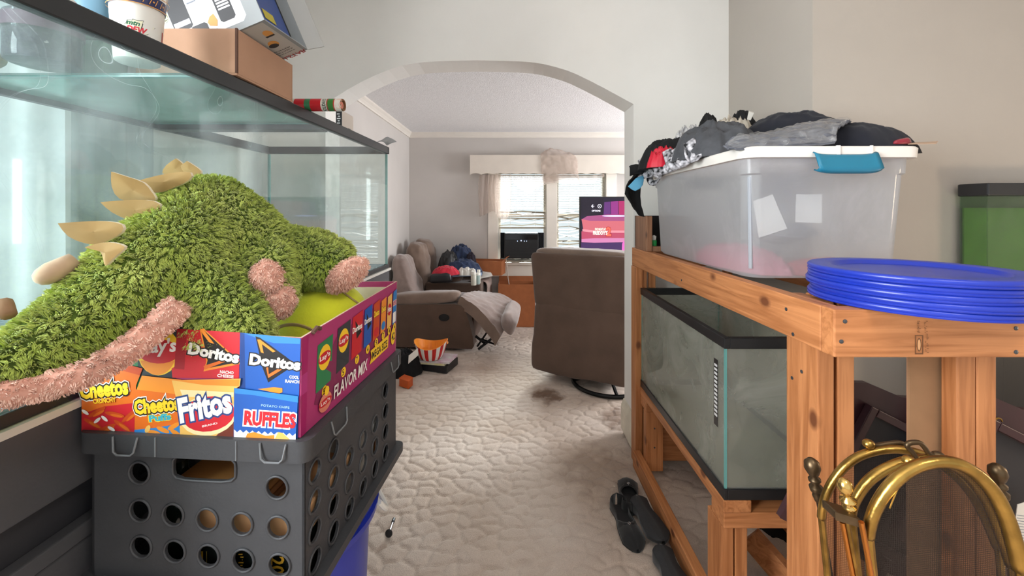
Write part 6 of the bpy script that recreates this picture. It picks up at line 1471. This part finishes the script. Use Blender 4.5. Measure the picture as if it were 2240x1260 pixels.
MB().tube([at(2184+8*math.cos(a*.5), 922-8*math.sin(a*.5)*.9, 1.143) for a in range(8)], .0022, 6, mat('brass_old', '9a7a3c', .35, .9)).build('hook_ring', None, tt, True)
def cardboard_flat():
    x0, x1, Y = .975, 1.044, 1.012; t = thing('cardboard_flat', 'flattened brown cardboard box standing between the pine posts', 'box', (1.03, Y, 0)); K2 = mat('cardboard_brown', '97714f', .85, var=.08, vscale=16)
    q = [(1990, 0), (2096, 0)]
    xa, xb = at(1990, 0, Y).x, at(2122, 0, Y).x
    MB().box(xa, xb, Y, Y+.006, .003, 1.08, K2).build('front_sheet', None, t); MB().box(xa+.004, xb, Y+.0065, Y+.0125, .003, 1.07, CARD).build('back_sheet', None, t); MB().box(xb-.030, xb-.012, Y-.0012, Y-.0002, .25, 1.0, mat('tape_pale', 'c9a98c', .3)).build('tape_strip', None, t)
cardboard_flat()
# ---------------------------------------------------------------- brass fireplace screen
BR_ = mat('aged_brass', 'a98645', .28, .95, var=.35, vscale=22, bump=.1, bscale=60); BRD = mat('dark_brass', '5e4d38', .38, .85, var=.2, vscale=30); BRC = mat('brass_copper_reflection', 'c07a3a', .25, .95)
def mesh_mat():
    m = bpy.data.materials.new('screen_mesh'); m.use_nodes = True; g = N(m); p = g.n['Principled BSDF']; out = [n for n in g.n if n.type == 'OUTPUT_MATERIAL'][0]
    p.inputs['Base Color'].default_value = lin('2e2520'); p.inputs['Roughness'].default_value = .5; p.inputs['Metallic'].default_value = .4
    tc = g.new('ShaderNodeTexCoord'); vals = []
    for ax in (0, 2):
        w = g.new('ShaderNodeTexWave', wave_type='BANDS', bands_direction='XYZ'[ax]); w.inputs['Scale'].default_value = 95; g.link(tc.outputs['Object'], w.inputs[0]); vals.append(w.outputs['Fac'])
    mx = g.new('ShaderNodeMath', operation='MAXIMUM'); g.link(vals[0], mx.inputs[0]); g.link(vals[1], mx.inputs[1])
    mr = g.new('ShaderNodeMapRange'); mr.inputs[1].default_value = .55; mr.inputs[2].default_value = .8; mr.inputs[3].default_value = .2; mr.inputs[4].default_value = .6; g.link(mx.outputs[0], mr.inputs[0])
    tr = g.new('ShaderNodeBsdfTransparent'); ms = g.new('ShaderNodeMixShader'); g.link(mr.outputs[0], ms.inputs[0]); g.link(tr.outputs[0], ms.inputs[1]); g.link(p.outputs[0], ms.inputs[2]); g.link(ms.outputs[0], out.inputs[0]); return m
MESHM = mesh_mat()
def fire_screen():
    t = thing('fireplace_screen', 'folding brass fireplace screen with arched mesh panels in the right corner', 'fireplace screen', (.75, .70, 0))
    def pts(seq, Y0, Y1): k = len(seq); return [at(x, y, Y0+(Y1-Y0)*i/(k-1)) for i, (x, y) in enumerate(seq)]
    def down(p, slope=(.17, 0)): return Vector((p.x+slope[0]*p.z*.6, p.y+slope[1]*p.z, .004))
    A = pts([(1797, 1132), (1799, 1110), (1806, 1084), (1822, 1052), (1844, 1024), (1872, 1002), (1906, 989), (1944, 983), (1975, 984), (2010, 992), (2050, 1010), (2095, 1045), (2130, 1085), (2160, 1140), (2185, 1200)], .79, .74)
    B_ = pts([(1862, 1124), (1866, 1105), (1878, 1080), (1900, 1052), (1930, 1030), (1965, 1014), (2000, 1006), (2035, 1004), (2075, 1014), (2115, 1040), (2146, 1075), (2172, 1120), (2196, 1180), (2216, 1240)], .745, .70)
    C_ = pts([(1899, 1172), (1903, 1148), (1914, 1115), (1934, 1080), (1962, 1048), (1996, 1024), (2032, 1012), (2070, 1010), (2108, 1020), (2146, 1046), (2178, 1085), (2200, 1130), (2216, 1180), (2234, 1250)], .69, .655)
    for nm, S, r in (('back_panel', A, .0075), ('middle_panel', B_, .0085), ('front_panel', C_, .0095)):
        sm = catmull(S, 44)
        fr = MB().tube(sm, [(r*1.25, r)]*45, 10, BR_).build('arch_frame', None, t, True, ang=180)
        # frame sides down to the floor
        e0, e1 = sm[0], sm[-1]; d0, d1 = down(e0), down(e1)
        MB().tube([e0, d0], (r*.8, r*.8), 8, BR_).tube([e1, d1], (r*.8, r*.8), 8, BR_).tube([d0, d1], (r*.8, r*.8), 8, BR_).build('side_frame', None, t, True)
        b = MB(); c = sum(sm, Vector())/len(sm); k = len(sm); low = [d0.lerp(d1, i/(k-1)) for i in range(k)]
        net = []
        for f in (0, .25, .5, .75, 1): net.append([sm[i].lerp(low[i], f) for i in range(k)])
        b.grid(net, MESHM); b.build('wire_mesh', None, t)
    # hinge posts, orange reflection put into their copper colour, finials and top clamp
    for x0, x1, Y in ((1843, 1872, .70), (1884, 1912, .675), (1853, 1880, .715)):
        a = at(x0, 1142, Y); MB().tube([a, at(x1, 1290, Y), Vector((at(x1+110, 0, Y).x, Y, .004))], .0042, 8, BRC if x0 != 1853 else BR_).build('hinge_post', None, t, True)
    MB().prism([at(1827, 1120, .70), at(1886, 1138, .68), at(1893, 1158, .68), at(1828, 1138, .70)], (0, .03, .0), BRD).build('hinge_clamp', None, t, bevel=.003)
    def finial(px, py, Y, s, m, name, tilt=0):
        prof = [(.001, 0), (.006, 0), (.008, .006), (.005, .010), (.011, .014), (.011, .018), (.006, .022), (.013, .027), (.013, .030), (.006, .034), (.005, .038), (.010, .044), (.0125, .052), (.011, .061), (.006, .067), (.001, .069)]
        M = Matrix.Translation(at(px, py, Y)) @ Matrix.Rotation(tilt, 4, 'Y'); return MB().lathe([(r*s, z*s) for r, z in prof], 18, M, m).build(name, None, t, True, ang=180)
    finial(1862, 1128, .70, .95, mat('bright_brass', 'd9b46a', .2, .95), 'finial', R(-12))
    b = MB()
    # scroll handles on top
    def scroll(seq, Y): MB().tube(catmull([at(x, y, Y) for x, y in seq], 30), .0042, 8, BRD).build('handle_scroll', None, t, True, ang=180)
    scroll([(1900, 971), (1918, 974), (1945, 970), (1968, 968), (1980, 974)], .77); scroll([(2003, 1000), (1995, 988), (1984, 976), (1990, 969), (2010, 968), (2022, 978), (2032, 992), (2050, 998)], .72)
    for x, y, Y, m in ((1900, 971, .77, BR_), (2052, 998, .72, BRD), (1988, 1008, .70, BR_), (2120, 1028, .675, BR_)): MB().ball(at(x, y, Y), (.0105, .0095, .0085), m, 14).build('handle_knob', None, t, True)
    MB().tube([at(1972, 1048, .672), at(1946, 1112, .672)], .0012, 6, BR_).build('mesh_pull_chain', None, t)
    return finial
fire_screen()
def poker(label, px, py, Y, x2):
    t = thing('fireplace_tool', label, 'fireplace tool', (at(px, py, Y).x, Y, 0)); prof = [(.001, 0), (.006, 0), (.009, .012), (.006, .018), (.011, .022), (.012, .030), (.006, .036), (.011, .042), (.011, .046), (.006, .050), (.010, .056), (.0145, .068), (.013, .080), (.006, .087), (.001, .089)]
    M = Matrix.Translation(at(px, py, Y)) @ Matrix.Rotation(R(-10), 4, 'Y')
    MB().lathe([(r, z) for r, z in prof], 18, M, BRD).build('handle', None, t, True, ang=180)
    a = at(px, py, Y); b_ = at(x2, 1262, Y); d = (b_-a); d = d/abs(d.z); e = a+d*(a.z-.008)
    MB().tube([a, b_, e], .0042, 8, mat('iron_rod', '3a2e26', .45, .7)).build('rod', None, t, True)
poker('dark brass handled fireplace tool leaning left of the brass screen', 1790, 1096, .83, 1818); poker('dark brass handled fireplace tool leaning right of the brass screen', 2196, 1112, .80, 2238)
def paper_right():
    c = [at(2216, 1180, 1.104), at(2226, 1104, 1.104), at(2270, 1090, 1.104), at(2280, 1210, 1.104)]; t = thing('printed_paper', 'white printed paper against the plum tray table at the right edge', 'paper', (c[0].x, 1.104, .5))
    MB().prism(c, (0, .0015, 0), mat('paper_white', '')).build('sheet', None, t)
    p = Print(plane_px((0, 1.104, 0), (0, 1, 0)))
    for k in range(11): p.poly([(2224-.3*k, 1126+6*k), (2240, 1128+6*k), (2240, 1129.2+6*k), (2224-.3*k, 1127.2+6*k)], mat('print_grey', ''))
    p.build('printed_lines', t)
paper_right()
# ---------------------------------------------------------------- shoes
SHO = mat('black_suede_shoe', '161617', .85, var=.2, vscale=40, sheen=.2); SHOL = mat('shoe_lining', '1f1e1f', .7); SHOS = mat('shoe_sole', '2b2b2d', .8, var=.12, vscale=60); SILV = mat('silver_trim', 'd7d7d8', .2, .9)
def shoe(label, heel, toe, flip=False, trim=True, L=.25):
    h, t_ = Vector((heel[0], heel[1], 0)), Vector((toe[0], toe[1], 0)); d = (t_-h); L = d.length; rz = math.atan2(d.y, d.x); t = thing('ballet_flat', label, 'shoe', (h.x, h.y, 0), rz, 'black flat shoes on the carpet'); n = 30; net = []; sole = []
    def hw(s): return .046*min(1, (s/.10+.02)**.5 if s < .10 else 1)*(1-.22*math.exp(-((s-.33)/.16)**2))*min(1, ((1-s)/.17+.02)**.5)*(.86+.22*s)
    def top(s): return .056*(1-.55*min(1, s/.45))+.002 if s < .45 else .0272+.018*math.sin(min(1, max(0, (s-.45)/.55))*math.pi)*(1)-.010*max(0, (s-.8)/.2)
    fz = (lambda z: .058-z) if flip else (lambda z: z)
    for i in range(n+1):
        s = i/n; w = hw(s); H = top(s); x = L*s
        cl = 0 if s > .60 else min(1, (.60-s)/.13)**.5*min(1, s/.035)
        row = []
        for a in (-1, -.97, -.9): row.append(0)
        prof = [(-w*.93*cl, H), (-w*(.55+.4*cl), H*(.97 if cl > .5 else .86)), (-w, H*.5), (-w*.98, .008), (-w*.9, .001), (0, .0), (w*.9, .001), (w*.98, .008), (w, H*.5), (w*(.55+.4*cl), H*(.97 if cl > .5 else .86)), (w*.93*cl, H)]
        net.append([Vector((x, y, fz(z))) for y, z in prof])
    b = MB(); b.grid(net, SHO); b.build('upper', None, t, True, local=True, solid=.0025, ang=180)
    b = MB(); so = [[Vector((L*i/n*1.0, hw(i/n)*q*1.04, fz(z))) for q, z in ((-1, .006), (-.96, -.0005), (0, -.001), (.96, -.0005), (1, .006))] for i in range(n+1)]; b.grid(so, SHOS)
    for v in b.v: v.z += (.0012 if not flip else -.0)
    b.build('sole', None, t, True, local=True, ang=180)
    b = MB(); b.grid([[Vector((L*i/n, hw(i/n)*q*.9, fz(.009))) for q in (-1, 0, 1)] for i in range(1, int(n*.62))], SHOL); b.build('insole', None, t, True, local=True)
    if trim and not flip:
        ring = [(L*.635+.006*math.cos(a*.5236), .006*math.sin(a*.5236), top(.635)+.0035) for a in range(12)]; MB().tube(ring, .0013, 6, SILV, closed=True).build('ring_trim', None, t, True, local=True)
        for sg in (-1, 1): MB().tube([(L*.635-.004, sg*.020, top(.635)*.9), (L*.635+.003, sg*.027, top(.635)*.82)], .0018, 6, SILV).build('bar_trim', None, t, local=True)
        MB().tube([(L*.632, -.034, top(.63)*.62), (L*.63, -.018, top(.63)*.96), (L*.635, 0, top(.63)+.0015), (L*.63, .018, top(.63)*.96), (L*.632, .034, top(.63)*.62)], (.0012, .004), 6, SHO).build('bow_strap', None, t, True, local=True)
    if flip:
        for o in t.children: pass
    return t
shoe('black flat shoe farthest up, toe against the timber floor rail', (.545, 1.885), (.595, 2.13))
shoe('black flat shoe with silver trim, toe towards the camera, on the left of the group', (.495, 1.955), (.515, 1.68))
shoe('black flat shoe lying sole up beside the timber floor rail', (.585, 1.94), (.615, 1.67), True)
shoe('black flat shoe lying sole up, nearest the camera at the frame bottom', (.595, 1.655), (.60, 1.39), True)
# ---------------------------------------------------------------- small things on the floor
t = thing('furniture_caster', 'small black knob with metal stem lying on the carpet by the blue tub', 'caster', (-.50, 1.78, 0))
MB().lathe([(.001, 0), (.014, 0), (.016, .005), (.012, .010), (.001, .011)], 18, Matrix.Translation((-.527, 1.765, .016)) @ Matrix.Rotation(R(75), 4, 'X'), BLK).build('knob', None, t, True)
MB().tube([(-.527, 1.77, .016), (-.529, 1.80, .013), (-.531, 1.84, .010)], [.004, .003, .003], 8, mat('steel', 'aaaaac', .3, .9)).tube([(-.531, 1.835, .0105), (-.532, 1.855, .009)], .007, 8, BLK).build('stem', None, t, True)
tag(MB().prism([(.585, 2.10, .001), (.612, 2.085, .001), (.618, 2.11, .001), (.596, 2.118, .001)], (0, 0, .003), mat('paper_white', '')).build('paper_scrap'), 'white triangular paper scrap by the chipped baseboard', 'scrap')
for i, (px, py, s) in enumerate(((1040, 1012, .006), (1066, 1038, .009), (1248, 963, .007), (1342, 1064, .006), (884, 1087, .005), (872, 1003, .005), (1210, 1195, .006), (985, 950, .006))):
    Y = 1260/(py-460); p = at(px, py, Y)
    tag(MB().prism([(p.x, p.y, .0005), (p.x+s, p.y-.3*s, .0005), (p.x+s*.7, p.y+s*.6, .0005)], (0, 0, .002), mat('crumb_pale', 'd8cdb8', .8)).build('crumb'), 'tiny pale crumb on the carpet '+('in the middle of the walkway, smaller of two', 'in the middle of the walkway, larger of two', 'in the lit patch before the recliner', 'left of the black shoes', 'beside the black caster knob', 'at the foot of the grey crate', 'nearest the bottom of the photo', 'just inside the archway')[i], 'crumb', 'crumbs on the carpet')
heap_px('black_bin_bag', 'black bag slumped on the floor inside the timber stand', 'bag', 1712, 120, 1165, 0, 1.85, .12, BLKC, 0, 81, fold=.3)
